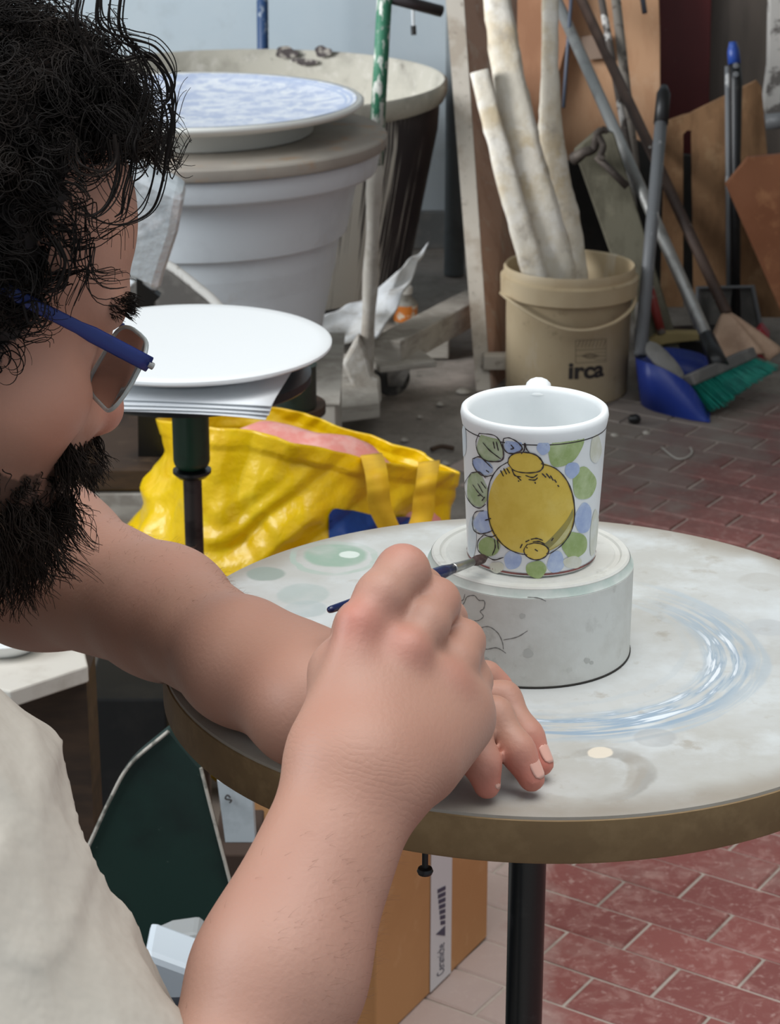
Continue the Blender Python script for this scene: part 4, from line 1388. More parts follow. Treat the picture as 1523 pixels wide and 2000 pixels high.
bb_ = BKY
stick([(936, 140, bb_ + 0.10), (972, 280, bb_ + 0.05), (1010, 420, bb_ + 0.0), (1040, 525, bb_ - 0.035), (1058, 600, bb_ - 0.05), (1068, 690, bb_ - 0.055)], [38, 42, 46, 48, 48, 46], 0.6, 'mixing_stick', 'short white plaster-crusted stick at the left of the bucket')
stick([(962, -60, bb_ + 0.22), (990, 130, bb_ + 0.14), (1030, 320, bb_ + 0.06), (1078, 500, bb_ + 0.0), (1090, 600, bb_ - 0.01), (1098, 690, bb_ - 0.01)], [52, 62, 72, 80, 72, 64], 0.6, 'mixing_stick', 'thick white plaster-crusted stick in the middle of the bucket')
stick([(1075, -60, bb_ + 0.30), (1074, 130, bb_ + 0.22), (1078, 290, bb_ + 0.15), (1100, 420, bb_ + 0.10), (1118, 520, bb_ + 0.06), (1128, 620, bb_ + 0.045), (1130, 690, bb_ + 0.04)], [32, 34, 52, 60, 56, 50, 44], 0.6, 'mixing_stick', 'tall pale paddle-shaped stick at the right of the bucket')

# ------------------------------------------------------------------ panels and boards along the right of the back wall
o = tag(build('peach_panel', G().prism([PL(x, y, 4.98, 0.2) for x, y in [(985, -120), (1283, -120), (1289, 60), (1291, 440), (1240, 640), (1010, 640)]], (0, 0.022, 0)), M_PEACH, bevel=0.002), 'large peach-coloured plywood panel leaning behind the poles', 'panel')
pn2 = build('brown_panel_piece', G().prism([PL(x, y, 4.93, 0.2) for x, y in [(1012, -120), (1108, -120), (1112, 60), (1050, 300), (1030, 520), (1006, 200)]], (0, 0.014, 0)), mat('tan_ply', (180, 132, 100), [((160, 112, 82), 4, 0.45, 0.6, 0.6, (5, 5, 1))], rough=0.8))
tag(pn2, 'narrower tan plywood offcut in front of the peach panel', 'panel')
o = build('grey_card', G().prism([PL(x, y, 4.955, 0.2) for x, y in [(1135, 72), (1188, 66), (1190, 112), (1140, 118)]], (0, 0.006, 0)), mat('grey_card', (150, 128, 112), rough=0.8))
tag(o, 'small grey card fixed on the peach panel', 'card')
o = build('red_laminate_sheet', G().prism([PL(x, y, 5.15, 0.08) for x, y in [(1280, -120), (1392, -120), (1378, 500), (1280, 500)]], (0, 0.03, 0)), mat('dark_red_laminate', (86, 22, 22), [((104, 34, 32), 8, 0.5, 0.65, 0.4), ((190, 170, 160), 90, 0.72, 0.74, 0.9)], rough=0.5), bevel=0.002)
tag(o, 'dark red laminated panel standing against the wall', 'panel')
o = build('grey_cabinet_door', G().prism([PL(x, y, 5.2, 0.06) for x, y in [(1388, -120), (1540, -120), (1540, 520), (1376, 520)]], (0, 0.03, 0)), mat('grey_brown_laminate', (100, 90, 82), [((84, 76, 70), 5, 0.45, 0.6, 0.6, (6, 6, 0.6)), ((196, 186, 176), 90, 0.73, 0.75, 0.9)], rough=0.6), bevel=0.002)
tag(o, 'tall grey-brown flecked panel behind the plywood board', 'panel')
o = build('white_peeling_post', G().prism([PL(x, y, 5.0, 0.06) for x, y in [(1508, -120), (1545, -120), (1545, 240), (1500, 236), (1494, 200), (1503, 130)]], (0, 0.05, 0)), mat('peeling_white', (190, 186, 180), [((90, 84, 80), 14, 0.52, 0.58, 0.9)], rough=0.8))
tag(o, 'peeling white post at the right behind the plywood', 'post')
o = build('wall_pipe', G().tube([PY(1494, 238, 4.9), PY(1560, 232, 4.9)], 0.018, 16), M_GREYPAINT, smooth=True)
tag(o, 'short grey horizontal pipe beside the plywood board', 'pipe')
# plywood sheet with a slot
M_PLYD = mat('dirty_plywood', (132, 98, 66), [((104, 74, 46), 5, 0.44, 0.6, 0.7, (5, 5, 0.8)), ((160, 130, 96), 16, 0.55, 0.68, 0.5)], rough=0.8)
Pk = lambda x, y: PL(x, y, 4.55, 0.35)
PWD = thing('slotted_plywood', 'large cut plywood sheet with a slanting top and a slot', 'plywood', Pk(1400, 650))
for pl in ([(1300, 238), (1334, 226), (1334, 600), (1290, 600)], [(1334, 226), (1350, 222), (1350, 256), (1343, 254), (1334, 262)], [(1350, 221), (1478, 158), (1487, 170), (1505, 380), (1530, 620), (1356, 620)]):
    build('sheet', G().prism([Pk(x, y) for x, y in pl], (0, 0.016, 0)), M_PLYD, PWD)
o = build('orange_board', G().prism([PL(x, y, 4.36, 0.28) for x, y in [(1418, 362), (1462, 308), (1560, 300), (1560, 680), (1530, 620)]], (0, 0.02, 0)), mat('orange_brown_board', (136, 86, 56), [((120, 70, 40), 5, 0.45, 0.62, 0.7), ((184, 130, 88), 18, 0.55, 0.7, 0.5)], rough=0.8))
tag(o, 'orange-brown wooden offcut leaning at the right edge', 'board')
M_VOID = mat('shade_dark_board', (30, 28, 26), [((48, 44, 40), 8, 0.5, 0.65, 0.6)], rough=0.9)  # near-black of an added board, standing in for the corner's shade
o = build('shade_backboard', G().prism([PL(x, y, 4.86, 0.15) for x, y in [(1100, 330), (1180, 250), (1300, 300), (1580, 330), (1580, 668), (1100, 660)]], (0, 0.03, 0)), M_VOID)
tag(o, 'added dark board standing for the shade behind the brooms and poles', 'board')
# weathered beam with iron bracket
M_OLD = mat('weathered_green_wood', (104, 100, 84), [((76, 72, 58), 5, 0.45, 0.6, 0.8, (4, 4, 0.6)), ((134, 128, 110), 22, 0.56, 0.7, 0.5)], rough=0.85)
OB = thing('weathered_beam', 'weathered greenish wooden beam with an iron bracket leaning behind the bucket', 'beam', PZ(1300, 730, 0))
b0, b1 = PY(1150, 278, 4.62), PY(1292, 700, 4.4)
s_, w_, d_ = frame(b1 - b0)
build('timber', G().prism([PL(x, y, 4.3, 0.4) for x, y in [(1122, 296), (1172, 252), (1200, 262), (1330, 690), (1260, 690)]], (0, 0.03, 0)), M_OLD, OB, bevel=0.003)
build('bracket', G().tube(spline([PL(1118, 312, 4.26, 0.4), PL(1140, 298, 4.24, 0.4), PL(1160, 290, 4.24, 0.4), PL(1166, 262, 4.22, 0.4), PL(1180, 254, 4.22, 0.4), PL(1186, 260, 4.22, 0.4)], 5), [0.012, 0.013, 0.013, 0.012, 0.011, 0.01, 0.01, 0.01, 0.01, 0.009, 0.009, 0.009, 0.009, 0.009, 0.008, 0.008, 0.008, 0.007, 0.007, 0.007, 0.006, 0.006, 0.006, 0.005, 0.005, 0.004][:26], 10), mat('rusty_iron', (74, 66, 60), [((110, 100, 92), 40, 0.5, 0.62, 0.6)], rough=0.7, metal=0.3), OB, smooth=True)
build('bracket', G().tube(spline([PL(1166, 262, 4.22, 0.4), PL(1178, 285, 4.22, 0.4), PL(1172, 305, 4.22, 0.4), PL(1180, 310, 4.22, 0.4)], 5), 0.007, 8), MATS['rusty_iron'], OB, smooth=True)
build('bracket', G().tube([PL(1165, 305, 4.24, 0.4), PL(1225, 365, 4.24, 0.4)], 0.008, 8), MATS['rusty_iron'], OB, smooth=True)

# slim sticks leaning on the wall
def pole(name, label, cat, a, b, r, m, grp='poles leaning in the corner'):
    return tag(build(name, G().tube([a, (a + b) / 2, b], r, 12), m, smooth=True), label, cat, grp)


M_BROWN = mat('brown_stick', (84, 66, 56), [((60, 46, 40), 9, 0.5, 0.62, 0.7), ((210, 206, 200), 50, 0.68, 0.72, 0.9)], rough=0.6)
pole('thin_stick', 'thin dark stick with white paint streaks behind the silver pole', 'stick', PY(1164, -60, 4.95), PY(1228, 300, 4.72), 0.008, mat('streaked_stick', (96, 88, 82), [((220, 216, 210), 12, 0.52, 0.56, 0.95)], rough=0.7))
pole('thin_stick', 'grey pitted batten behind the brown pole', 'stick', PY(1196, -60, 5.0), PY(1240, 330, 4.75), 0.011, mat('pitted_batten', (150, 142, 132), [((90, 80, 74), 30, 0.55, 0.62, 0.8)], rough=0.8))
pole('thin_stick', 'short thin blue-grey wire rod before the tan panel', 'stick', PY(1118, -40, 4.9), PY(1100, 210, 4.8), 0.004, mat('blue_grey_wire', (84, 90, 104), rough=0.6))
pole('grey_lath', 'pale grey lath standing behind the dustpan handle', 'lath', PY(1226, 340, 4.60), PZ(1262, 590 + 150, 0), 0.013, mat('pale_lath', (132, 128, 122), [((100, 96, 90), 12, 0.5, 0.62, 0.6)], rough=0.85))
pole('grey_lath', 'dull grey lath slanting beneath the silver pole', 'lath', PY(1300, 470, 4.52), PZ(1385, 700, 0), 0.009, MATS['pale_lath'])
pole('hanging_strap', 'short dark strap hanging from the top of the peach panel', 'strap', PY(1252, -20, 5.0), PY(1259, 26, 4.98), 0.006, mat('strap_blue', (72, 74, 84), rough=0.7), None)

# broom: silver handle and green bristles
# head centre line on the floor side
bh0, bh1 = PY(1338, 742, 4.02), PY(1462, 688, 4.14)
hb = PY(1399, 700, 4.085)
BRM = thing('broom', 'broom with long silver handle, grey head and green bristles on the dustpan', 'broom', (hb[0], hb[1], 0))
ht = PY(1078, -20, 4.98)
build('handle', G().tube([ht, (ht + hb) / 2, hb], 0.0125, 14), M_STEEL, BRM, smooth=True)
build('socket', G().tube([hb + (ht - hb) * 0.055, hb, hb - (ht - hb) * 0.02], [0.015, 0.017, 0.017], 14), M_BLACK, BRM, smooth=True)
ds = unit(bh1 - bh0)
dn = unit(np.array([0.18, -0.42, -0.9]))
dn = unit(dn - ds * np.dot(dn, ds))
dt = np.cross(ds, dn)
hlw = np.linalg.norm(bh1 - bh0)
build('head_block', G().box((bh0 + bh1) / 2 + dn * 0.004, (hlw, 0.024, 0.04), (ds, dn, dt)), mat('grey_broom_head', (96, 94, 92), [((130, 126, 122), 20, 0.5, 0.62, 0.5)], rough=0.6), BRM, bevel=0.004)
vs, fs = [], []
q0 = PZ(1386, 802, 0.012)
q1 = PY(1506, 722, 4.06)
for i in range(80):
    for j in range(7):
        u, w = (i + random.random()) / 80, (j + random.random()) / 7 - 0.5
        a = bh0 + (bh1 - bh0) * u + dt * 0.034 * w + dn * 0.014
        e = q0 + (q1 - q0) * u + dt * 0.05 * w + np.array([random.gauss(0, .002), random.gauss(0, .002), random.gauss(0, .003)])
        s = ds * 0.0011
        t_ = dt * 0.0011
        k = len(vs)
        vs += [a + s, a - s * 0.5 + t_, a - s * 0.5 - t_, e + s, e - s * 0.5 + t_, e - s * 0.5 - t_]
        fs += [(k, k + 1, k + 4, k + 3), (k + 1, k + 2, k + 5, k + 4), (k + 2, k, k + 3, k + 5)]
build('bristles', G().add(vs, fs), mat('teal_bristle', (26, 128, 112), [((20, 100, 92), 30, 0.45, 0.6, 0.7)], rough=0.5), BRM, kind='stuff')

# dustpan with upright handle
M_PAN = mat('blue_plastic', (28, 52, 134), [((40, 66, 150), 12, 0.5, 0.64, 0.5), ((90, 104, 150), 60, 0.66, 0.72, 0.5)], rough=0.4)
DPN = thing('dustpan', 'blue plastic dustpan with a tall grey handle standing beside the bucket', 'dustpan', PZ(1300, 805, 0))
f0, f1 = PZ(1385, 822, 0.004), PZ(1252, 790, 0.004)     # front right lip, left
rimp = [(1386, 822, 3.965), (1372, 790, 3.975), (1345, 750, 3.99), (1300, 722, 3.99), (1262, 708, 4.0), (1243, 700, 4.05), (1246, 688, 4.13), (1275, 680, 4.19), (1320, 680, 4.22), (1365, 690, 4.22), (1382, 700, 4.22)]
botp = [(1386, 824), (1372, 822), (1345, 818), (1300, 808), (1268, 798), (1252, 786), (1256, 764), (1282, 752), (1326, 750), (1368, 752), (1386, 754)]
top_ = spline([PY(*q) for q in rimp], 4)
bot_ = spline([PZ(x, y, 0.004) for x, y in botp], 4)
g = G()
n = len(top_)
g.add(top_ + bot_, [(i, i + 1, n + i + 1, n + i) for i in range(n - 1)])
build('pan_wall', g, M_PAN, DPN, smooth=True, solid=0.003)
build('pan_floor', G().add(bot_, [tuple(range(n))]), M_PAN, DPN, solid=0.003)
hb_, ht_ = PY(1250, 694, 4.05), PY(1297, 168, 4.42)
build('handle', G().tube([hb_, hb_ + (ht_ - hb_) * 0.86], 0.0125, 14), M_GREYPAINT, DPN, smooth=True)
build('grip', G().tube([hb_ + (ht_ - hb_) * 0.855, hb_ + (ht_ - hb_) * 0.97, ht_], [0.0148, 0.014, 0.007], 14), M_BLACK, DPN, smooth=True)
# grey scraper lying in the pan
sp0, sp1 = PY(1262, 672, 4.06), PY(1328, 745, 4.02)
dS = unit(sp1 - sp0)
o = build('wooden_paddle', G().tube(spline([sp0, sp0 * 0.6 + sp1 * 0.4 + [0, 0, 0.004], sp1], 6), [0.010, 0.014, 0.017, 0.018, 0.019, 0.019, 0.020, 0.020, 0.021, 0.021, 0.020, 0.018, 0.014][:13], 12, flat=(np.array([0, -0.6, 0.8]), 0.35)), mat('grey_paddle', (128, 126, 122), [((104, 102, 98), 20, 0.5, 0.62, 0.6)], rough=0.7), smooth=True)
tag(o, 'grey flat paddle lying in the blue dustpan', 'paddle')

# mop with beige cloth, red dustpan, dark tray
mt, mb = PY(1126, -20, 5.0), PY(1419, 612, 4.3)
MOP = thing('mop', 'mop with brown paint-flecked handle and beige rag head', 'mop', PZ(1445, 720, 0))
build('handle', G().tube([mt, mt * 0.5 + mb * 0.5, mb], 0.0115, 12), M_BROWN, MOP, smooth=True)


def rag(u, v):
    a = 2 * math.pi * u
    r = 0.008 + 0.058 * v ** 0.9 * (1 + 0.18 * math.sin(5 * a + 1) + 0.1 * math.sin(9 * a))
    c = mb * (1 - v) + PY(1448, 690, 4.26) * v
    return c + np.array([math.cos(a) * r, math.sin(a) * r * 0.6, 0.012 * v * math.sin(4 * a)])


build('rag', G().grid(rag, 40, 12, closed_u=True), mat('beige_rag', (190, 160, 136), [((160, 130, 108), 14, 0.45, 0.6, 0.6)], rough=0.9), MOP, smooth=True, solid=0.004)
o = build('red_dustpan', G().prism([PL(x, y, 4.34, 0.12) for x, y in [(1440, 720), (1438, 690), (1486, 640), (1502, 660), (1498, 706), (1480, 722)]], (0.01, 0.05, 0.0)), mat('red_plastic', (150, 34, 44), rough=0.45), bevel=0.004)
tag(o, 'red plastic dustpan behind the broom head', 'dustpan')
DT = thing('grey_tray', 'dark grey metal tray leaning behind the mop', 'tray', PL(1430, 680, 4.5, 0.12))
build('sheet', G().prism([PL(x, y, 4.5, 0.12) for x, y in [(1362, 562), (1470, 560), (1496, 690), (1372, 690)]], (0, 0.01, 0)), mat('dark_grey_tray', (74, 72, 68), [((104, 100, 94), 12, 0.5, 0.62, 0.6)], rough=0.6, metal=0.2), DT)
build('edge', G().tube([PL(1362, 690, 4.49, 0.12), PL(1362, 562, 4.49, 0.12), PL(1470, 560, 4.49, 0.12), PL(1496, 690, 4.49, 0.12)], 0.005, 8), M_GREYPAINT, DT)
o = build('yellow_lath', G().prism([PL(x, y, 4.30, 0.1) for x, y in [(1262, 670), (1290, 650), (1372, 652), (1372, 664), (1300, 672), (1270, 682)]], (0, 0.03, 0)), mat('yellowish_wood', (170, 152, 104), [((140, 122, 80), 12, 0.5, 0.62, 0.6)], rough=0.8), bevel=0.002)
tag(o, 'yellowish wood offcut behind the blue dustpan', 'wood')
o = build('black_crate', G().prism([PL(x, y, 4.36, 0.05) for x, y in [(1250, 668), (1420, 662), (1420, 720), (1250, 730)]], (0, 0.12, 0.0)), M_BLACK, bevel=0.004)
tag(o, 'low black box behind the blue dustpan', 'box')
pole('red_stick', 'short stick with a red end beside the dustpan handle', 'stick', PY(1268, 560, 4.33), PY(1292, 652, 4.31), 0.009, mat('red_end', (140, 50, 44), [((150, 146, 138), 12, 0.5, 0.55, 0.9)], rough=0.6))
# grey and black poles with blue cap
pole('grey_pole', 'slim grey pole standing just left of the black pole', 'pole', PY(1421, 130, 4.70), PY(1424, 600, 4.52), 0.0065, M_GREYPAINT)
BPL = thing('black_pole', 'black telescopic pole with a blue cap before the plywood', 'pole', PY(1435, 600, 4.5), 'poles leaning in the corner')
build('tube', G().tube([PY(1434, 118, 4.68), PY(1437, 160, 4.66), PY(1436, 350, 4.6), PY(1436, 620, 4.5)], [0.012, 0.0135, 0.0105, 0.0105], 14), M_BLACK, BPL, smooth=True)
build('cap', G().tube([PY(1431, 82, 4.69), PY(1432, 100, 4.685), PY(1434, 125, 4.675)], [0.008, 0.013, 0.0135], 14), mat('cap_blue', (40, 72, 150), [((120, 140, 190), 60, 0.6, 0.68, 0.6)], rough=0.4), BPL, smooth=True)
for yy in (128, 145):
    build('rivet', G().lathe([(0, -0.004), (0.006, -0.004), (0.006, 0.0), (0, 0.001)], PY(1437, yy, 4.645), 14, axis=(0, -1, 0.2)), M_GREYPAINT, BPL)

# ------------------------------------------------------------------ below the table: cardboard box, chair, tub, crate
A = PZ(952, 1832, 0)
Bp = PZ(790, 1992, 0)
fd = unit(A - Bp)
fn = np.array([fd[1], -fd[0], 0])           # outward, to the right and front
Bq = A - fd * 0.24
Hb = 0.27
bk_ = -fn * 0.17
M_CARD = mat('cardboard', (184, 134, 86), [((168, 118, 72), 6, 0.45, 0.62, 0.5), ((200, 156, 112), 30, 0.58, 0.7, 0.4)], rough=0.85)
CB = thing('cardboard_box', 'brown cardboard box sealed with printed tape under the table', 'box', (A + Bq + bk_) / 2 * [1, 1, 0])
cx_ = (A + Bq + bk_) / 2
build('carton', G().box(cx_ + [0, 0, Hb / 2 + 0.001], (0.24, 0.17, Hb), (fd, fn, np.array([0, 0, 1.0]))), M_CARD, CB, bevel=0.003)


def on_face(s, z, off):
    return Bq + fd * s + fn * off + np.array([0, 0, z])


def face_s(px, py):
    r = ray(px, py)
    t = np.dot(Bq - EYE, fn) / np.dot(r, fn)
    p = EYE + r * t
    return np.dot(p - Bq, fd), p[2]


s0, z0 = face_s(836, 1930)
s1, z1 = face_s(872, 1700)
s2, z2 = face_s(880, 1925)
tw = 0.045
sm = (s0 + s2) / 2
build('tape', G().prism([on_face(sm - tw / 2, 0.004, 0.0008), on_face(sm + tw / 2, 0.004, 0.0008), on_face(sm + tw / 2, Hb, 0.0008), on_face(sm - tw / 2, Hb, 0.0008)], fn * 0.0006), mat('white_tape', (206, 204, 204), rough=0.35), CB)
tv, tf = text_mesh('Ceramiche', 0.02, 0.0, 0.3)
lo_, hi_ = tv.min(0), tv.max(0)
sA, zA = face_s(856, 1905)
sB, zB = face_s(868, 1835)
Lt = zB - zA
g = G().add([on_face(sm + 0.007 - (p[1] - lo_[1]) / (hi_[1] - lo_[1]) * 0.016, zA + (p[0] - lo_[0]) / (hi_[0] - lo_[0]) * Lt, 0.0018) for p in tv], tf)
build('tape_lettering', g, mat('tape_ink', (64, 64, 84), rough=0.5), CB)
g = G()
zC = zB + 0.006
g.prism([on_face(sm + 0.008, zC, 0.0016), on_face(sm - 0.012, zC + 0.012, 0.0016), on_face(sm + 0.008, zC + 0.012, 0.0016)], fn * 0.0003)
for k in range(7):
    zz = zC + 0.014 + k * 0.0068
    ww = 0.010 + k * 0.0012
    g.prism([on_face(sm + 0.008 - ww, zz + 0.004, 0.0016), on_face(sm + 0.008, zz, 0.0016), on_face(sm + 0.008, zz + 0.0045, 0.0016), on_face(sm + 0.008 - ww, zz + 0.0085, 0.0016)], fn * 0.0003)
build('tape_logo', g, MATS['tape_ink'], CB)

# dark green chair
CG = mat('dark_green_plastic', (22, 46, 40), [((14, 28, 26), 9, 0.45, 0.6, 0.7), ((120, 134, 124), 70, 0.70, 0.74, 0.7)], rough=0.5)
CH = thing('green_chair', 'dark green chair with a pale worn edge under the table', 'chair', (PY(320, 1800, 1.62)[0], 1.62, 0))
cpx = [(165, 1668), (178, 1640), (215, 1560), (255, 1490), (330, 1425), (392, 1500), (412, 1580), (455, 1745), (470, 1850), (250, 1900)]
cback = [PL(x, y, 1.60, 0.10) for x, y in cpx]
csm = [p for p in spline(cback[:5], 5)] + cback[5:]
build('backrest', G().prism(csm, (0, 0.012, 0)), CG, CH, bevel=0.002)
M_EDGE = mat('worn_pale_edge', (176, 170, 160), [((90, 92, 84), 60, 0.5, 0.6, 0.8)], rough=0.8)
build('backrest_edge', G().tube([p + [0, -0.003, 0] for p in spline(cback[:5], 5)], 0.0016, 8), M_EDGE, CH)
build('backrest_edge', G().tube([PL(x, y, 1.597, 0.10) for x, y in cpx[5:8]], 0.0014, 8), M_EDGE, CH)
seatz = PL(300, 1850, 1.60, 0.10)[2]
seatz = cback[-1][2] + 0.004
sx0, sx1 = cback[-1][0] - 0.03, cback[-2][0] + 0.02
build('seat', G().box2((sx0, 1.37, seatz - 0.02), (sx1, 1.66, seatz)), CG, CH, bevel=0.004)
for x in (sx0 + 0.015, sx1 - 0.015):
    for y in (1.39, 1.64):
        build('leg', G().tube([np.array([x, y, seatz - 0.02]), np.array([x, y, 0])], 0.011, 10), M_BLACKMETAL, CH, smooth=True)
# white tub on the seat
wb = PY(345, 1900, 1.47)
TB = thing('white_tub', 'white plastic tub lying between the shirt and the green chair', 'tub', (wb[0], 1.47, seatz))
poly = [(272, 1862), (330, 1835), (385, 1826), (400, 1880), (360, 1955), (310, 1960), (280, 1920)]
build('tub_body', G().prism([PL(x, y, 1.44, 0.0) + [0, 0, 0.0] for x, y in [(280, 1860), (402, 1905), (340, 1985), (290, 1985)]], (0.0, 0.05, 0.0)), mat('bluish_white_plastic', (206, 216, 224), rough=0.45), TB, bevel=0.006)
build('shaded_tub_top', G().prism([PL(x, y, 1.475, 0.1) for x, y in [(285, 1852), (330, 1832), (385, 1824), (410, 1850), (402, 1900)]], (0, 0.03, 0)), mat('grey_shaded_top', (150, 152, 152), rough=0.5), TB, bevel=0.004)  # shaded face of the white tub, its shade put into the grey
# white printed carton left of the arm
lb = build('paper_card', G().prism([PL(x, y, 1.78, 0.05) for x, y in [(424, 1525), (492, 1545), (498, 1645), (440, 1645)]], (0, 0.02, 0)), mat('bluish_card', (176, 184, 188), [((150, 158, 162), 30, 0.5, 0.62, 0.5)], rough=0.6))
tag(lb, 'pale bluish printed card below the table rim', 'card')
zb_ = PL(470, 1645, 1.78, 0.05)[2]
tag(build('low_carton', G().box2((PY(415, 1650, 1.77)[0], 1.772, 0), (PY(505, 1650, 1.77)[0], 1.86, zb_ - 0.0005)), mat('dark_carton', (58, 42, 32), rough=0.9), bevel=0.002), 'dark low carton under the pale printed card', 'box')
mk = build('card_mark', G().tube(spline([PL(450, 1558, 1.777, 0.05), PL(444, 1553, 1.777, 0.05), PL(440, 1560, 1.777, 0.05), PL(452, 1563, 1.777, 0.05), PL(448, 1568, 1.777, 0.05)], 4), 0.0008, 6), M_PRINT, lb)
# dark crate and board at the left
CR = thing('dark_crate', 'dark brown wooden crate standing behind the shirt sleeve', 'crate', (PY(100, 1450, 1.9)[0], 1.98, 0))
x0, x1 = PY(-60, 1400, 1.9)[0], PY(172, 1400, 1.9)[0]
zt2 = PY(100, 1330, 1.9)[2]
build('front', G().box2((x0, 1.90, 0), (x1, 1.915, zt2)), M_DARKWOOD, CR)
build('side', G().box2((x1 - 0.015, 1.915, 0), (x1, 1.95, zt2)), M_DARKWOOD, CR)
build('side', G().box2((x0, 1.915, 0), (x0 + 0.015, 1.95, zt2)), M_DARKWOOD, CR)
build('back', G().box2((x0, 1.95, 0), (x1, 1.965, zt2)), M_DARKWOOD, CR)
WB = build('white_board', G().prism([PZ(x, y, zt2 + 0.018) for x, y in [(-80, 1330), (20, 1350), (172, 1300), (160, 1250), (60, 1225), (-80, 1235)]], (0, 0, -0.0175)), mat('dirty_white_board', (204, 198, 188), [((170, 160, 148), 12, 0.5, 0.64, 0.6)], rough=0.7), bevel=0.002)
tag(WB, 'dirty white board lying on the dark crate', 'board')
wd = PZ(10, 1262, zt2 + 0.018)
o = build('white_dish', G().lathe([(0, 0.0003), (0.03, 0.0003), (0.034, 0.004), (0.046, 0.016), (0.047, 0.018), (0.044, 0.018), (0.032, 0.007), (0, 0.006)], wd, 48), M_WHITEGLAZE, smooth=True)
tag(o, 'small white dish on the dirty board beside the elbow', 'dish')
# added black box filling in for the dark shade at the bag's left
o = build('shade_box', G().box2((PY(172, 1500, 2.3)[0], 2.30, 0), (PY(330, 1500, 2.3)[0], 2.46, PY(250, 1350, 2.3)[2] - 0.01)), mat('shade_black', (20, 20, 20), [((34, 32, 30), 12, 0.5, 0.6, 0.6)], rough=0.9), bevel=0.003)
tag(o, 'added black box for the dark shade before the yellow bag corner', 'box')

# ------------------------------------------------------------------ litter on the dusty floor
M_CHIP = mat('plaster_chip', (176, 170, 160), [((120, 112, 104), 60, 0.5, 0.62, 0.6)], rough=0.9)
CHIPS = [(860, 790, 0.010, 'small plaster chip on the floor just right of the trolley caster'), (905, 765, 0.013, 'larger plaster chip beside the foot of the leaning plank'),
         (820, 815, 0.008, 'tiny plaster chip in front of the trolley on the grey floor'), (1200, 850, 0.007, 'tiny plaster chip between the mug rim and the dark clump'),
         (790, 860, 0.009, 'plaster chip on the floor above the bag handle strap'), (870, 905, 0.008, 'plaster chip near the right tip of the yellow bag'),
         (1262, 846, 0.008, 'plaster chip on the floor right of the dark clump')]
for i, (px, py, r, lab_) in enumerate(CHIPS):
    c = PZ(px, py, 0.001)
    n = 9
    ang_ = [2 * math.pi * k / n for k in range(n)]
    rr2 = [r * (0.7 + 0.5 * abs(math.sin(3.1 * k + i * 1.7))) for k in range(n)]
    poly = [c + np.array([q * math.cos(a), q * math.sin(a), 0]) for q, a in zip(rr2, ang_)]
    vs = poly + [c + (p - c) * 0.6 + np.array([0, 0, r * 0.45]) for p in poly]
    fs = [tuple(range(n))[::-1], tuple(range(n, 2 * n))] + [(k, (k + 1) % n, n + (k + 1) % n, n + k) for k in range(n)]
    tag(build('plaster_chip', G().add(vs, fs), M_CHIP), lab_, 'chip', 'plaster chips on the floor')
o = build('dark_twig', G().tube(spline([PZ(842, 878, 0.006), PZ(862, 872, 0.008), PZ(886, 876, 0.006)], 5), 0.0045, 8), M_DARKWOOD, smooth=True)
tag(o, 'short dark twig on the floor between bag and mug', 'twig')
o = build('white_string', G().tube(spline([PZ(x, y, 0.0035) for x, y in ((1292, 874), (1306, 886), (1322, 896), (1340, 894), (1351, 884), (1348, 874))], 5), 0.0018, 8), mat('string_white', (170, 164, 156), rough=0.9), smooth=True)
tag(o, 'thin curled white string on the red tiles', 'string')
o = build('dark_clump', G().tube(spline([PZ(1228, 820, 0.008), PZ(1240, 818, 0.011), PZ(1250, 822, 0.007)], 4), [0.005, 0.008, 0.009, 0.009, 0.01, 0.009, 0.008, 0.006, 0.004], 9), M_BLACK, smooth=True)
tag(o, 'small dark clump on the floor near the bucket', 'clump')

# ------------------------------------------------------------------ signed-distance modelling for the body
def sph(c, r):
    c = np.asarray(c, float)
    return lambda p: np.sqrt(((p - c) ** 2).sum(-1)) - r


def rcone(a, b, r1, r2):
    a, b = np.asarray(a, float), np.asarray(b, float)
    ba = b - a
    l2 = float(ba @ ba)
    rr = r1 - r2
    a2 = max(l2 - rr * rr, 1e-9)
    il2 = 1.0 / l2

    def f(p):
        pa = p - a
        y = pa @ ba
        z = y - l2
        x2 = ((pa * l2 - y[..., None] * ba) ** 2).sum(-1)
        y2 = y * y * l2
        z2 = z * z * l2
        k = np.sign(rr) * rr * rr * x2
        d = (np.sqrt(x2 * a2 * il2) + y * rr) * il2 - r1
        d = np.where(np.sign(z) * a2 * z2 > k, np.sqrt(x2 + z2) * il2 - r2, d)
        d2 = np.where(np.sign(y) * a2 * y2 < k, np.sqrt(x2 + y2) * il2 - r1, d)
        return np.where(np.sign(z) * a2 * z2 > k, d, d2)
    return f


def elli(c, rad, A=None):
    c = np.asarray(c, float)
    A = np.eye(3) if A is None else np.asarray(A, float)
    rad = np.asarray(rad, float)

    def f(p):
        q = (p - c) @ A.T
        k0 = np.sqrt(((q / rad) ** 2).sum(-1))
        k1 = np.sqrt(((q / rad ** 2) ** 2).sum(-1)) + 1e-9
        return k0 * (k0 - 1.0) / k1
    return f


def smin(a, b, k):
    h = np.maximum(k - np.abs(a - b), 0.0) / k
    return np.minimum(a, b) - h * h * k * 0.25


def smax(a, b, k):
    return -smin(-a, -b, k)


def fold(groups, p, sel=None):
    d = None
    for gi, (k, op, prims) in enumerate(groups):
        if sel is not None and not sel[gi]:
            continue
        dg = None
        for ki, f in prims:
            v = f(p)
            dg = v if dg is None else smin(dg, v, ki)
        if d is None:
            d = dg if op == '+' else np.full(len(p), 1.0)
        elif op == '+':
            d = smin(d, dg, k)
        else:
            d = smax(d, -dg, k)
    return d if d is not None else np.full(len(p), 1.0)


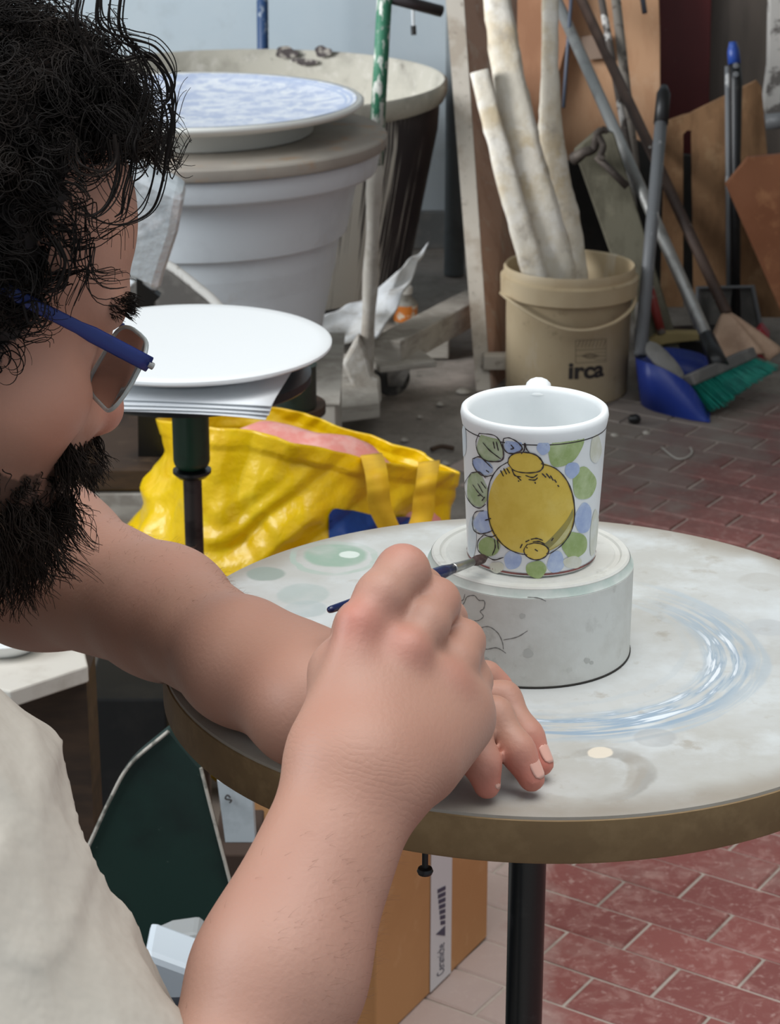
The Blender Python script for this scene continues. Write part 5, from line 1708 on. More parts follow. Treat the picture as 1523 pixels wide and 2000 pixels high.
def sdf_mesh(groups, lo, hi, h, Bn=14, extra=None):
    lo, hi = np.asarray(lo, float), np.asarray(hi, float)
    nb = np.ceil((hi - lo) / (h * Bn)).astype(int)
    n = nb * Bn
    D = np.ones(n, np.float32)
    bi = np.stack(np.meshgrid(*[np.arange(k) for k in nb], indexing='ij'), -1).reshape(-1, 3)
    cen = lo + (bi + 0.5) * Bn * h
    half = Bn * h * 0.9
    gd = np.stack([np.min([f(cen) for _, f in prims], axis=0) for _, _, prims in groups], 0)
    dc = fold(groups, cen)
    loc = np.stack(np.meshgrid(*[np.arange(Bn)] * 3, indexing='ij'), -1).reshape(-1, 3)
    ks = np.array([g[0] for g in groups])
    for m in range(len(bi)):
        i, j, k = bi[m] * Bn
        if abs(dc[m]) > half + 0.02:
            D[i:i + Bn, j:j + Bn, k:k + Bn] = 1.0 if dc[m] > 0 else -1.0
            continue
        p = lo + (bi[m] * Bn + loc) * h
        sel = gd[:, m] < half * 2.2 + ks + 0.012
        v = fold(groups, p, sel)
        if extra is not None:
            v = extra(p, v)
        D[i:i + Bn, j:j + Bn, k:k + Bn] = v.reshape(Bn, Bn, Bn)
    s = D < 0
    c = np.zeros(n - 1, np.uint8)
    sl = [(slice(0, -1), slice(1, None))[q] for q in (0, 1)]
    corners = [(a, b, e) for a in (0, 1) for b in (0, 1) for e in (0, 1)]
    for a, b, e in corners:
        c += s[sl[a], sl[b], sl[e]]
    cells = np.argwhere((c > 0) & (c < 8))
    vid = np.full(n - 1, -1, np.int32)
    vid[tuple(cells.T)] = np.arange(len(cells))
    val = {q: D[cells[:, 0] + q[0], cells[:, 1] + q[1], cells[:, 2] + q[2]].astype(float) for q in corners}
    acc = np.zeros((len(cells), 3))
    w = np.zeros(len(cells))
    for q in corners:
        for axn in range(3):
            if q[axn]:
                continue
            r = list(q)
            r[axn] = 1
            r = tuple(r)
            a, b = val[q], val[r]
            m = (a < 0) != (b < 0)
            t = np.where(m, a / np.where(m, a - b, 1), 0)
            pt = np.array(q, float)[None] + np.eye(3)[axn] * t[:, None]
            acc += pt * m[:, None]
            w += m
    V = lo + (cells + acc / w[:, None]) * h
    quads = []
    for axn in range(3):
        o1, o2 = (axn + 1) % 3, (axn + 2) % 3
        a = [slice(None)] * 3
        b = [slice(None)] * 3
        a[axn], b[axn] = slice(0, -1), slice(1, None)
        dif = s[tuple(a)] != s[tuple(b)]
        e = np.argwhere(dif)
        e = e[(e[:, o1] > 0) & (e[:, o2] > 0) & (e[:, o1] < n[o1] - 1) & (e[:, o2] < n[o2] - 1)]
        inside = s[tuple(e.T)]
        ids = []
        for d1, d2 in ((-1, -1), (0, -1), (0, 0), (-1, 0)):
            x = e.copy()
            x[:, o1] += d1
            x[:, o2] += d2
            ids.append(vid[tuple(x.T)])
        Q = np.stack(ids, 1)
        Q[~inside] = Q[~inside][:, ::-1]
        Q = Q[(Q >= 0).all(1)]
        quads.append(Q)
    return V, np.concatenate(quads)


def smooth_mesh(V, Q, it=2, lam=0.5):
    e = np.concatenate([Q[:, [i, (i + 1) % 4]] for i in range(4)])
    for _ in range(it):
        S = np.zeros_like(V)
        cn = np.zeros(len(V))
        for a, b in ((0, 1), (1, 0)):
            np.add.at(S, e[:, a], V[e[:, b]])
            np.add.at(cn, e[:, a], 1)
        V = V + lam * (S / np.maximum(cn, 1)[:, None] - V)
    return V


def vnormals(V, Q):
    n = np.cross(V[Q[:, 2]] - V[Q[:, 0]], V[Q[:, 3]] - V[Q[:, 1]])
    N = np.zeros_like(V)
    for k in range(4):
        np.add.at(N, Q[:, k], n)
    return N / (np.linalg.norm(N, axis=1, keepdims=True) + 1e-12)


# ------------------------------------------------------------------ pose
TH, PSI = math.radians(20), math.radians(22)       # head bowed and turned away
hf = np.array([math.cos(TH) * math.cos(PSI), math.cos(TH) * math.sin(PSI), -math.sin(TH)])
hs = np.array([math.sin(PSI), -math.cos(PSI), 0])   # towards the viewer
hu = np.cross(hs, hf)
HEADA = np.array([hf, hs, hu])
NAS = PY(204, 646, 1.10)
HC = NAS - 0.096 * hf


def hd_(f, s, u):
    return HC + f * hf + s * hs + u * hu


def cone_px(a, b, ra, rb):
    """round cone between (px,py,depth) points with radii in pixels"""
    A, B = PY(*a), PY(*b)
    return rcone(A, B, RP(ra, A), RP(rb, B))


def chain(pts, k=0.006):
    """pts: list of (point, radius)"""
    return [(k, rcone(pts[i][0], pts[i + 1][0], pts[i][1], pts[i + 1][1])) for i in range(len(pts) - 1)]


def cpx(*q):
    out = []
    for (x, y, d, r) in q:
        p = PY(x, y, d)
        out.append((p, RP(r, p)))
    return out


def cpz(*q):
    out = []
    for (x, y, z, r) in q:
        p = PZ(x, y, z)
        out.append((p, RP(r, p)))
    return out


GR = []
# head
head = [(0.02, elli(hd_(-0.008, 0, 0.046), (0.098, 0.076, 0.088), HEADA)),
        (0.02, elli(hd_(0.040, 0, -0.035), (0.054, 0.064, 0.082), HEADA)),
        (0.025, elli(hd_(0.050, 0, 0.038), (0.038, 0.056, 0.042), HEADA))]
GR.append((0.01, '+', head))
GR.append((0.022, '+', [(0.01, rcone(hd_(0.005, 0.054, -0.062), hd_(0.070, 0.014, -0.108), 0.020, 0.018)), (0.01, rcone(hd_(0.005, -0.054, -0.062), hd_(0.070, -0.014, -0.108), 0.020, 0.018)), (0.01, sph(hd_(0.078, 0, -0.108), 0.020))]))
GR.append((0.020, '+', [(0.01, elli(hd_(0.056, 0.044, -0.032), (0.026, 0.022, 0.022), HEADA)), (0.01, elli(hd_(0.060, -0.042, -0.034), (0.026, 0.022, 0.024), HEADA))]))
GR.append((0.014, '+', [(0.012, rcone(hd_(0.086, 0.014, 0.018), hd_(0.079, 0.044, 0.017), 0.0115, 0.0095)), (0.012, rcone(hd_(0.086, -0.014, 0.018), hd_(0.079, -0.044, 0.017), 0.0115, 0.0095))]))
GR.append((0.014, '-', [(0.004, elli(hd_(0.095, 0.034, -0.006), (0.0155, 0.016, 0.011), HEADA)), (0.004, elli(hd_(0.095, -0.034, -0.006), (0.0155, 0.016, 0.011), HEADA))]))
GR.append((0.005, '+', [(0.004, sph(hd_(0.0705, 0.033, -0.006), 0.0135)), (0.004, sph(hd_(0.0705, -0.033, -0.006), 0.0135))]))
GR.append((0.004, '+', [(0.003, rcone(hd_(0.0745, 0.020, -0.0125), hd_(0.0745, 0.046, -0.0125), 0.0055, 0.0045)), (0.003, rcone(hd_(0.0765, 0.020, -0.004), hd_(0.0745, 0.046, -0.004), 0.006, 0.005))]))
GR.append((0.014, '+', [(0.008, rcone(hd_(0.086, 0, 0.006), hd_(0.104, 0, -0.036), 0.0085, 0.0105)), (0.010, sph(hd_(0.1065, 0, -0.0425), 0.0115)), (0.006, sph(hd_(0.0955, 0.0125, -0.046), 0.0090)), (0.006, sph(hd_(0.0955, -0.0125, -0.046), 0.0090))]))
GR.append((0.012, '+', [(0.006, rcone(hd_(0.092, 0.018, -0.068), hd_(0.097, 0, -0.066), 0.008, 0.009)), (0.006, rcone(hd_(0.092, -0.018, -0.068), hd_(0.097, 0, -0.066), 0.008, 0.009)), (0.004, rcone(hd_(0.088, 0.014, -0.082), hd_(0.093, 0, -0.082), 0.007, 0.008))]))
for sg in (1, -1):
    GR.append((0.006, '+', [(0.004, elli(hd_(-0.012, sg * 0.078, -0.016), (0.017, 0.006, 0.030), HEADA))]))
    GR.append((0.004, '-', [(0.004, elli(hd_(-0.008, sg * 0.085, -0.014), (0.009, 0.005, 0.018), HEADA))]))
# neck, shoulders and torso
SR = PY(-270, 1625, 0.87)          # right shoulder
SL = np.array([-0.33, 1.27, 0.86])
NB = np.array([-0.335, 1.075, 0.90])
GR.append((0.03, '+', [(0.03, rcone(hd_(-0.035, 0, -0.055), NB, 0.056, 0.064))]))
CHST = np.array([-0.40, 1.07, 0.74])
PELV = np.array([-0.50, 1.07, 0.47])
GR.append((0.05, '+', [(0.06, rcone(NB + [-0.02, 0, -0.02], CHST, 0.075, 0.115)), (0.06, rcone(CHST, PELV, 0.115, 0.120)), (0.06, rcone(NB, SR, 0.042, 0.046)), (0.06, rcone(NB, SL, 0.042, 0.046))]))
# right arm
WR = PY(706, 1500, 0.885)
MIDR = PY(502, 2000, 0.80)
dirR = unit(MIDR - WR)
ELR = WR + dirR * 0.245
side = unit(np.cross(dirR, unit(WR - EYE)))          # across the forearm as seen
GR.append((0.03, '+', [(0.03, rcone(SR, ELR, 0.050, 0.042))]))
GR.append((0.03, '+', [(0.02, rcone(ELR, WR + dirR * 0.10 + side * 0.002, 0.0425, 0.0320)), (0.02, rcone(WR + dirR * 0.10 + side * 0.004, WR + dirR * 0.012 + side * 0.010, 0.0295, 0.0195)), (0.02, rcone(WR + dirR * 0.10 - side * 0.004, WR + dirR * 0.012 - side * 0.010, 0.0295, 0.0195))]))
# right hand: fan of metacarpals closed to a fist
palm = []
starts = [(640, 1440, 0.900), (680, 1462, 0.890), (728, 1478, 0.888), (776, 1490, 0.892)]
mcps = [(696, 1222, 0.932, 36), (796, 1278, 0.937, 34), (866, 1342, 0.943, 33), (892, 1402, 0.95, 32)]
for st, mc in zip(starts, mcps):
    A, Bq_ = PY(*st), PY(*mc[:3])
    palm.append((0.026, rcone(A, Bq_, RP(50, A), RP(mc[3], Bq_))))
palm.append((0.03, rcone(PY(705, 1480, 0.905), PY(790, 1360, 0.965), 0.020, 0.024)))   # thickness on the palm side
palm.append((0.03, rcone(PY(832, 1500, 0.905), PY(895, 1410, 0.945), 0.010, 0.0105)))  # little-finger edge
GR.append((0.022, '+', palm))
fk = 0.010
GR.append((0.009, '+', chain(cpx((698, 1218, 0.936, 35), (744, 1164, 0.950, 43), (786, 1116, 0.968, 45), (826, 1150, 0.990, 33), (838, 1150, 1.004, 27)), fk)))
GR.append((0.0028, '+', chain(cpx((798, 1274, 0.936, 37), (828, 1220, 0.953, 42), (850, 1176, 0.972, 41), (872, 1210, 0.996, 33), (838, 1200, 1.006, 28)), fk)))
GR.append((0.0028, '+', chain(cpx((868, 1338, 0.941, 36), (888, 1294, 0.957, 39), (902, 1254, 0.974, 38), (900, 1300, 0.998, 32), (850, 1290, 0.998, 28)), fk)))
GR.append((0.007, '+', chain(cpx((894, 1398, 0.948, 33), (908, 1362, 0.960, 35), (920, 1330, 0.974, 34), (905, 1360, 0.995, 29), (860, 1345, 0.992, 26)), fk)))
# flesh between the knuckles
for A_, B_ in (((738, 1214, 0.950, 34), (800, 1252, 0.952, 32)), ((814, 1262, 0.953, 31), (868, 1318, 0.956, 30)), ((874, 1318, 0.957, 32), (900, 1376, 0.962, 30))):
    GR.append((0.010, '+', chain(cpx(A_, B_), 0.01)))
# thumb of the right hand, mostly behind the palm
GR.append((0.012, '+', chain(cpx((640, 1440, 0.912, 44), (662, 1312, 0.938, 50), (708, 1225, 0.972, 46), (775, 1180, 0.995, 36), (822, 1168, 1.008, 28)), 0.012)))
# knuckle bumps
for x, y, d, r in ((798, 1266, 0.931, 23), (870, 1332, 0.937, 22)):
    P = PY(x, y, d)
    GR.append((0.014, '+', [(0.01, sph(P, RP(r, P)))]))
# left arm lying on the table
ELL = PY(75, 1100, 1.285)
W1 = PZ(590, 1365, 0.785)
MA = PY(322, 1196, 1.165)
GR.append((0.03, '+', [(0.03, rcone(SL, ELL + [0.0, 0, 0.0], 0.056, 0.046))]))
GR.append((0.035, '+', [(0.03, rcone(ELL, MA, 0.0470, 0.0350)), (0.02, rcone(MA, PZ(476, 1294, 0.785), 0.0350, 0.0300)), (0.02, rcone(PZ(476, 1294, 0.785), W1, 0.0300, 0.027))]))
lp = []
for a, b in (((600, 1400, 0.784, 92), (852, 1440, 0.783, 52)), ((600, 1370, 0.786, 92), (880, 1400, 0.785, 50)), ((600, 1340, 0.786, 92), (885, 1360, 0.784, 48)), ((600, 1320, 0.784, 86), (875, 1325, 0.780, 44))):
    A, Bq_ = PZ(*a[:3]), PZ(*b[:3])
    lp.append((0.02, rcone(A, Bq_, RP(a[3], A), RP(b[3], Bq_))))
GR.append((0.02, '+', lp))
LF = [cpz((858, 1440, 0.781, 40), (920, 1428, 0.783, 35), (942, 1490, 0.7705, 32), (951, 1534, 0.7592, 27)),
      cpz((880, 1400, 0.783, 40), (966, 1396, 0.785, 32), (1010, 1466, 0.772, 31), (1038, 1520, 0.7596, 27)),
      cpz((888, 1360, 0.783, 38), (984, 1364, 0.782, 30), (1030, 1438, 0.770, 28), (1058, 1492, 0.7588, 24)),
      cpz((878, 1325, 0.778, 36), (950, 1320, 0.774, 25), (975, 1345, 0.767, 23), (985, 1365, 0.759, 20))]
for q in LF:
    GR.append((0.0022, '+', chain(q, 0.007)))
GR.append((0.008, '+', chain(cpz((680, 1440, 0.775, 60), (780, 1490, 0.772, 42), (840, 1502, 0.768, 34), (880, 1500, 0.762, 27)), 0.01)))

BV, BQ = sdf_mesh(GR, (-0.68, 0.70, 0.44), (0.10, 1.36, 1.16), 0.0020)
BV = smooth_mesh(BV, BQ, 1, 0.5)
BN = vnormals(BV, BQ)
# keep rested parts just above the table
on = (np.hypot(BV[:, 0] - TC[0], BV[:, 1] - TC[1]) < TR) & (BV[:, 2] < 0.7503)
BV[on, 2] = 0.7503


def hloc(P):
    q = P - HC
    return q @ HEADA.T


def vnoise(P, s, seed=0):
    P = P * s + seed
    x, y, z = P[:, 0], P[:, 1], P[:, 2]
    return (np.sin(x * 1.3 + 1.9 * np.sin(y * 0.9 + z)) + np.sin(y * 1.7 + 1.3 * np.sin(z * 1.1 + x * 0.7)) + np.sin(z * 1.5 + 1.6 * np.sin(x * 1.2 - y))) / 3


# ------------------------------------------------------------------ masks on the skin
hl = hloc(BV)
rr_ = np.sqrt(((hl - [0, 0, 0.03]) ** 2).sum(1))
is_head = rr_ < 0.19
jitter = 0.006 * vnoise(BV, 90) + 0.004 * vnoise(BV, 200, 3)
F_, S_, U_ = hl[:, 0], hl[:, 1], hl[:, 2]
aS = np.abs(S_)
hairline = np.where(F_ > 0.02, 0.098, 0.090)
hair_m = is_head & ((U_ > hairline + jitter) | ((F_ < 0.037 - 0.18 * np.clip(U_ - 0.05, 0, 0.1) + 0.5 * np.clip(U_ + 0.005, -0.03, 0) + jitter) & (U_ > -0.035)) | ((F_ < -0.03) & (U_ > -0.075)))
hair_m &= ~((aS > 0.074) & (F_ > -0.03) & (F_ < 0.006) & (U_ < 0.015) & (U_ > -0.05))
cheek = -0.058 + 0.30 * np.clip(0.045 - F_, -0.03, 0.05) - 0.006
beard_m = is_head & (U_ < cheek + 2.2 * jitter) & (U_ > -0.145) & (F_ > -0.012) & ~((aS < 0.022) & (U_ > -0.052))
beard_m &= ~((aS < 0.017) & (U_ > -0.078) & (U_ < -0.066) & (F_ > 0.09))
stub = np.clip((cheek + 0.022 - U_) / 0.022, 0, 1) * is_head * (F_ > -0.02)
tint = np.ones((len(BV), 4), np.float32)
base_c = np.array(lin((174, 131, 112))[:3])
colr = np.tile(base_c, (len(BV), 1))


def tintmix(mask, c, amt):
    global colr
    m = np.clip(mask, 0, 1)[:, None] * amt
    colr = colr * (1 - m) + np.array(lin(c)[:3]) * m


def near(p, r):
    d = np.sqrt(((BV - p) ** 2).sum(1))
    return np.clip(1 - d / r, 0, 1) ** 1.2


tintmix((vnoise(BV, 60) * 0.5 + 0.5), (164, 116, 99), 0.5)
tintmix((vnoise(BV, 24, 5) * 0.5 + 0.5), (184, 144, 128), 0.5)
for x, y, d, r, a in ((690, 1200, 0.924, 0.013, 0.3), (797, 1272, 0.930, 0.012, 0.5), (878, 1335, 0.936, 0.012, 0.35), (705, 1225, 0.93, 0.022, 0.3), (850, 1180, 0.968, 0.012, 0.2), (786, 1085, 0.968, 0.014, 0.3)):
    tintmix(near(PY(x, y, d), r * 1.3), (196, 104, 92), a)
for q in LF:
    tintmix(near(q[-1][0], 0.026), (206, 112, 96), 0.75)
tintmix(near(hd_(0.112, 0, -0.044), 0.030), (196, 106, 92), 0.7)
tintmix(near(hd_(0.075, 0.045, -0.035), 0.035), (200, 122, 102), 0.45)
tintmix(near(hd_(0.078, 0.034, -0.010), 0.018), (150, 96, 82), 0.5)
tintmix(near(hd_(0.094, 0, -0.075), 0.02), (160, 84, 78), 0.5)
tintmix(is_head.astype(float), (196, 138, 112), 0.35)
tintmix(stub, (96, 76, 64), 0.55)
tintmix(beard_m.astype(float), (44, 35, 30), 0.75)
tintmix(hair_m.astype(float), (22, 18, 17), 0.97)
# a few moles and wrist creases
for x, y, d in ((100, 792, 1.03), (70, 765, 1.03), (120, 700, 1.05)):
    tintmix(near(PY(x, y, d), 0.02) > 0.86, (120, 72, 58), 0.0)
tint[:, :3] = colr


def skin_mat():
    m = mat('skin', (206, 156, 134), rough=0.52, bump=0.12, bscale=420, sss=0.12, spec=0.4)
    N, L = m.node_tree.nodes, m.node_tree.links
    b = N['Principled BSDF']
    at = N.new('ShaderNodeAttribute')
    at.attribute_name = 'tint'
    L.new(at.outputs['Color'], b.inputs['Base Color'])
    # fine creases across the wrist
    ac = N.new('ShaderNodeAttribute')
    ac.attribute_name = 'crease'
    sp = N.new('ShaderNodeSeparateColor')
    L.new(ac.outputs['Color'], sp.inputs[0])
    geo = N.new('ShaderNodeNewGeometry')
    nz = N.new('ShaderNodeTexNoise')
    nz.inputs['Scale'].default_value = 60
    L.new(geo.outputs['Position'], nz.inputs['Vector'])

    def M2(op, a, c=0.0):
        n = N.new('ShaderNodeMath')
        n.operation = op
        for i, q in enumerate((a, c)):
            if isinstance(q, (int, float)):
                n.inputs[i].default_value = q
            else:
                L.new(q, n.inputs[i])
        return n.outputs[0]
    w = M2('ADD', M2('MULTIPLY', sp.outputs[0], 1100.0), M2('MULTIPLY', nz.outputs[0], 16.0))
    w = M2('POWER', M2('ABSOLUTE', M2('SINE', w)), 0.35)
    w = M2('MULTIPLY', w, sp.outputs[1])
    bp = N.new('ShaderNodeBump')
    bp.inputs['Strength'].default_value = 0.14
    bp.inputs['Distance'].default_value = 0.0008
    L.new(w, bp.inputs['Height'])
    old = b.inputs['Normal'].links[0].from_socket
    L.new(old, bp.inputs['Normal'])
    L.new(bp.outputs[0], b.inputs['Normal'])
    return m


PER = build('person', (BV, BQ), skin_mat(), smooth=True, loc=(-0.45, 1.07, 0.0))
ca = PER.data.color_attributes.new('tint', 'FLOAT_COLOR', 'POINT')
ca.data.foreach_set('color', tint.ravel())
wt = ((BV - WR) @ dirR)
wm = np.exp(-((wt - 0.006) / 0.016) ** 2) * (np.sqrt((((BV - WR) - wt[:, None] * dirR) ** 2).sum(1)) < 0.06)
det = np.zeros((len(BV), 4), np.float32)
wv_ = (BV - WR) @ side
det[:, 0] = wt + 6.0 * wv_ ** 2 + 0.10 * wv_
det[:, 1] = wm
det[:, 3] = 1
cb2 = PER.data.color_attributes.new('crease', 'FLOAT_COLOR', 'POINT')
cb2.data.foreach_set('color', det.ravel())
tag(PER, 'bearded curly-haired person in glasses and beige shirt bending over the mug with a brush', 'person')


# ------------------------------------------------------------------ hair and beard strands
def strands(root, nrm, length, K, dirfn, curl_r, curl_n, rad, spread=0.3, droop=0.0, seed=1, clump=1, tight=0.0025):
    """hair tubes: each root grows one lock of `clump` hairs that curl together"""
    rg = np.random.default_rng(seed)
    n = len(root)
    t = np.linspace(0, 1, K)
    d0 = nrm + rg.normal(0, spread, (n, 3)) + dirfn
    d0 /= np.linalg.norm(d0, axis=1, keepdims=True)
    a = np.cross(d0, rg.normal(0, 1, (n, 3)))
    a /= np.linalg.norm(a, axis=1, keepdims=True) + 1e-9
    b = np.cross(d0, a)
    p0, sgn = rg.uniform(0, 6.28, (n, 1)), rg.choice([-1, 1], (n, 1))
    R_ = lambda x: np.repeat(x, clump, axis=0)
    root, nrm, length, d0, a, b, p0, sgn, curl_r, curl_n, rad = map(R_, (root, nrm, length, d0, a, b, p0, sgn, curl_r, curl_n, rad))
    n *= clump
    if clump > 1:
        root = root + rg.normal(0, tight, (n, 3))
        length = length * rg.uniform(0.82, 1.1, n)
        p0 = p0 + rg.normal(0, 0.30, (n, 1))
        curl_r = curl_r * rg.uniform(0.8, 1.2, n)
        curl_n = curl_n * rg.uniform(0.94, 1.06, n)
    L_ = length[:, None]
    P = root[:, None] - nrm[:, None] * 0.002 + d0[:, None] * (L_ * t)[:, :, None]
    dr = np.repeat(np.broadcast_to(np.asarray(droop, float), (len(d0) // clump,)), clump)[:, None]
    P[:, :, 2] -= dr * (L_ * t * t)
    ph = p0 + curl_n[:, None] * 6.28 * t[None] * sgn
    amp = curl_r[:, None] * np.clip(t * 2.5, 0, 1)[None]
    P = P + a[:, None] * (np.cos(ph) * amp)[:, :, None] + b[:, None] * (np.sin(ph) * amp)[:, :, None]
    T_ = np.gradient(P, axis=1)
    T_ /= np.linalg.norm(T_, axis=2, keepdims=True) + 1e-9
    s = np.cross(T_, rg.normal(0, 1, (n, 1, 3)))
    s /= np.linalg.norm(s, axis=2, keepdims=True) + 1e-9
    w = np.cross(T_, s)
    rt = (rad[:, None] * (1 - 0.7 * t ** 2)[None])[:, :, None]
    V = np.stack([P + (s * math.cos(q) + w * math.sin(q)) * rt for q in (0, 2.094, 4.189)], 2).reshape(-1, 3)
    base = (np.arange(n)[:, None] * K + np.arange(K - 1)[None]).reshape(-1) * 3
    Q = np.concatenate([np.stack([base + j, base + (j + 1) % 3, base + 3 + (j + 1) % 3, base + 3 + j], 1) for j in range(3)])
    return V, Q


M_HAIR = mat('dark_hair', (24, 20, 18), [((42, 34, 29), 30, 0.5, 0.66, 0.7)], rough=0.6, spec=0.15)
M_BEARD = mat('dark_beard', (40, 32, 27), [((104, 84, 66), 60, 0.58, 0.66, 0.7)], rough=0.6, spec=0.15)
rg = np.random.default_rng(11)
idx = np.flatnonzero(hair_m & (S_ > -0.085))
pick = rg.choice(idx, 900)
n_ = len(pick)
up = np.clip((U_[pick] - 0.03) / 0.08, 0, 1)
fr_ = np.clip((F_[pick] - 0.0) / 0.07, 0, 1)
L_ = rg.uniform(0.022, 0.046, n_) * np.where(U_[pick] < 0.04, 0.55, 1.0)
dirf = hf[None] * (0.25 * fr_[:, None]) + np.array([0, 0, -0.25])[None] * (1 - up[:, None])
hv, hq = strands(BV[pick], BN[pick], L_, 24, dirf, rg.uniform(0.004, 0.0095, n_), rg.uniform(0.9, 2.0, n_), rg.uniform(0.00035, 0.0006, n_), 0.4, 0.32 - 0.30 * fr_, 3, 8, 0.003)
build('hair', (hv, hq), M_HAIR, PER, smooth=True, kind='stuff')
# loose curls over the forehead
CURLS = [
    [(195, -40, 1.006), (190, 30, 1.004), (205, 62, 1.008), (250, 76, 1.022), (300, 90, 1.030), (332, 130, 1.030), (338, 165, 1.030), (325, 195, 1.030), (300, 198, 1.030)],
    [(228, -30, 1.015), (222, 50, 1.014), (245, 90, 1.020), (290, 125, 1.030), (318, 175, 1.030), (325, 215, 1.030), (315, 290, 1.030), (302, 370, 1.030), (278, 420, 1.030), (225, 445, 1.014), (175, 435, 0.999), (135, 400, 0.995)],
    [(255, 80, 1.024), (285, 150, 1.030), (282, 195, 1.030), (262, 250, 1.030), (252, 290, 1.023), (280, 340, 1.030)],
    [(215, 270, 1.012), (218, 315, 1.012), (200, 338, 1.007), (160, 338, 0.995), (140, 315, 0.995), (142, 280, 0.995)],
    [(240, 280, 1.019), (242, 340, 1.020), (222, 395, 1.014), (190, 425, 1.004), (160, 415, 0.995)],
    [(265, 270, 1.030), (262, 330, 1.030), (250, 380, 1.022), (240, 420, 1.019), (228, 432, 1.015)],
    [(325, 200, 1.030), (332, 240, 1.030), (322, 300, 1.030), (312, 340, 1.030)],
    [(160, -20, 0.995), (150, 40, 0.995), (175, 90, 0.999), (188, 115, 1.003)],
    [(110, 460, 0.995), (132, 510, 0.995), (115, 555, 0.995), (95, 570, 0.995)],
    [(60, 590, 0.995), (72, 628, 0.995), (85, 612, 0.995), (88, 585, 0.995)],
    [(240, 120, 1.019), (290, 112, 1.030), (325, 150, 1.030), (328, 200, 1.030), (300, 225, 1.030)],
]
g = G()
for c in CURLS:
    for k in range(4):
        jx, jy, jd = rg.normal(0, 7), rg.normal(0, 6), rg.normal(0, 0.004)
        P = spline([PY(x + jx + rg.normal(0, 1.5), y + jy + rg.normal(0, 1.5), d + jd) for x, y, d in c], 7)
        n = len(P)
        g.tube(P, [(0.0004 if k else 0.0008) * (1 - 0.6 * (i / n) ** 3) for i in range(n)], 4, cap=False)
build('loose_curl', g, M_HAIR, PER, smooth=True, kind='stuff')
# fringe mass hanging over the forehead
idx = np.flatnonzero(is_head & (U_ > 0.092) & (F_ > 0.015) & (S_ > -0.06))
pick = rg.choice(idx, 120)
n_ = len(pick)
fv, fq = strands(BV[pick], BN[pick], rg.uniform(0.020, 0.034, n_), 26, hf[None] * 0.6, rg.uniform(0.006, 0.012, n_), rg.uniform(0.9, 1.8, n_), rg.uniform(0.00035, 0.0006, n_), 0.3, 0.12, 5, 8, 0.003)
build('fringe', (fv, fq), M_HAIR, PER, smooth=True, kind='stuff')
# beard
idx = np.flatnonzero(beard_m)
pick = rg.choice(idx, 1100)
n_ = len(pick)
bl_s = np.where(U_[pick] < -0.080, rg.uniform(0.014, 0.034, n_), rg.uniform(0.005, 0.014, n_))
bv, bq = strands(BV[pick], BN[pick] * 0.6, bl_s, 12, np.array([0.05, 0, -0.8])[None] - hf[None] * 0.15, rg.uniform(0.001, 0.0035, n_), rg.uniform(0.6, 1.6, n_), rg.uniform(0.0003, 0.0005, n_), 0.3, 0.1, 6, 6, 0.0022)
build('beard', (bv, bq), M_BEARD, PER, smooth=True, kind='stuff')
idx = np.flatnonzero(is_head & (U_ < -0.054) & (U_ > -0.068) & (F_ > 0.075) & (aS < 0.036))
pick = rg.choice(idx, 900)
n_ = len(pick)
dm = hs[None] * np.sign(S_[pick])[:, None] * 0.5 - hu[None] * 0.8 + hf[None] * 0.1
mv, mq = strands(BV[pick], BN[pick] * 0.6, rg.uniform(0.010, 0.020, n_), 10, dm, rg.uniform(0.0005, 0.002, n_), rg.uniform(0.3, 1.0, n_), rg.uniform(0.0003, 0.0005, n_), 0.25, 0.1, 7)
build('moustache', (mv, mq), M_BEARD, PER, smooth=True, kind='stuff')
for sg in (1, -1):
    c = [hd_(0.094, sg * 0.012, 0.018), hd_(0.094, sg * 0.030, 0.026), hd_(0.080, sg * 0.052, 0.022)]
    d = np.min([np.sqrt(((BV - (c[0] * (1 - t) ** 2 + 2 * t * (1 - t) * c[1] + c[2] * t * t)) ** 2).sum(1)) for t in np.linspace(0, 1, 9)], axis=0)
    pick = rg.choice(np.flatnonzero(d < 0.0055), 260)
    n_ = len(pick)
    dm = hs[None] * sg * 1.2 + hf[None] * 0.15 - hu[None] * 0.1
    ev, eq = strands(BV[pick], BN[pick] * 0.5, rg.uniform(0.005, 0.010, n_), 7, np.repeat(dm, n_, 0), np.full(n_, 0.0004), np.full(n_, 0.4), np.full(n_, 0.00028), 0.25, 0.05, 8)
    build('eyebrow', (ev, eq), M_HAIR, PER, smooth=True, kind='stuff')
# fine hair on the forearms
tR = (BV - WR) @ dirR
fore = (tR > 0.03) & (tR < 0.24) & (np.sqrt((((BV - WR) - tR[:, None] * dirR) ** 2).sum(1)) < 0.06)
foreL = (np.abs((BV - MA) @ unit(W1 - ELL)) < 0.09) & (np.sqrt(((BV - MA) ** 2).sum(1)) < 0.11) & (BN[:, 2] > 0)
pick = np.concatenate([rg.choice(np.flatnonzero(fore), 1100), rg.choice(np.flatnonzero(foreL), 700)])
n_ = len(pick)
dv = np.where((np.arange(n_) < 1100)[:, None], dirR[None] * -0.6 + side[None] * 0.7, unit(W1 - ELL)[None] * 0.9)
av, aq = strands(BV[pick], BN[pick] * 0.35, rg.uniform(0.004, 0.009, n_), 6, dv, np.full(n_, 0.0006), rg.uniform(0.2, 0.5, n_), np.full(n_, 0.000045), 0.25, 0.1, 9)
build('arm_hair', (av, aq), mat('brown_arm_hair', (128, 94, 76), rough=0.6, spec=0.2), PER, smooth=True, kind='stuff')
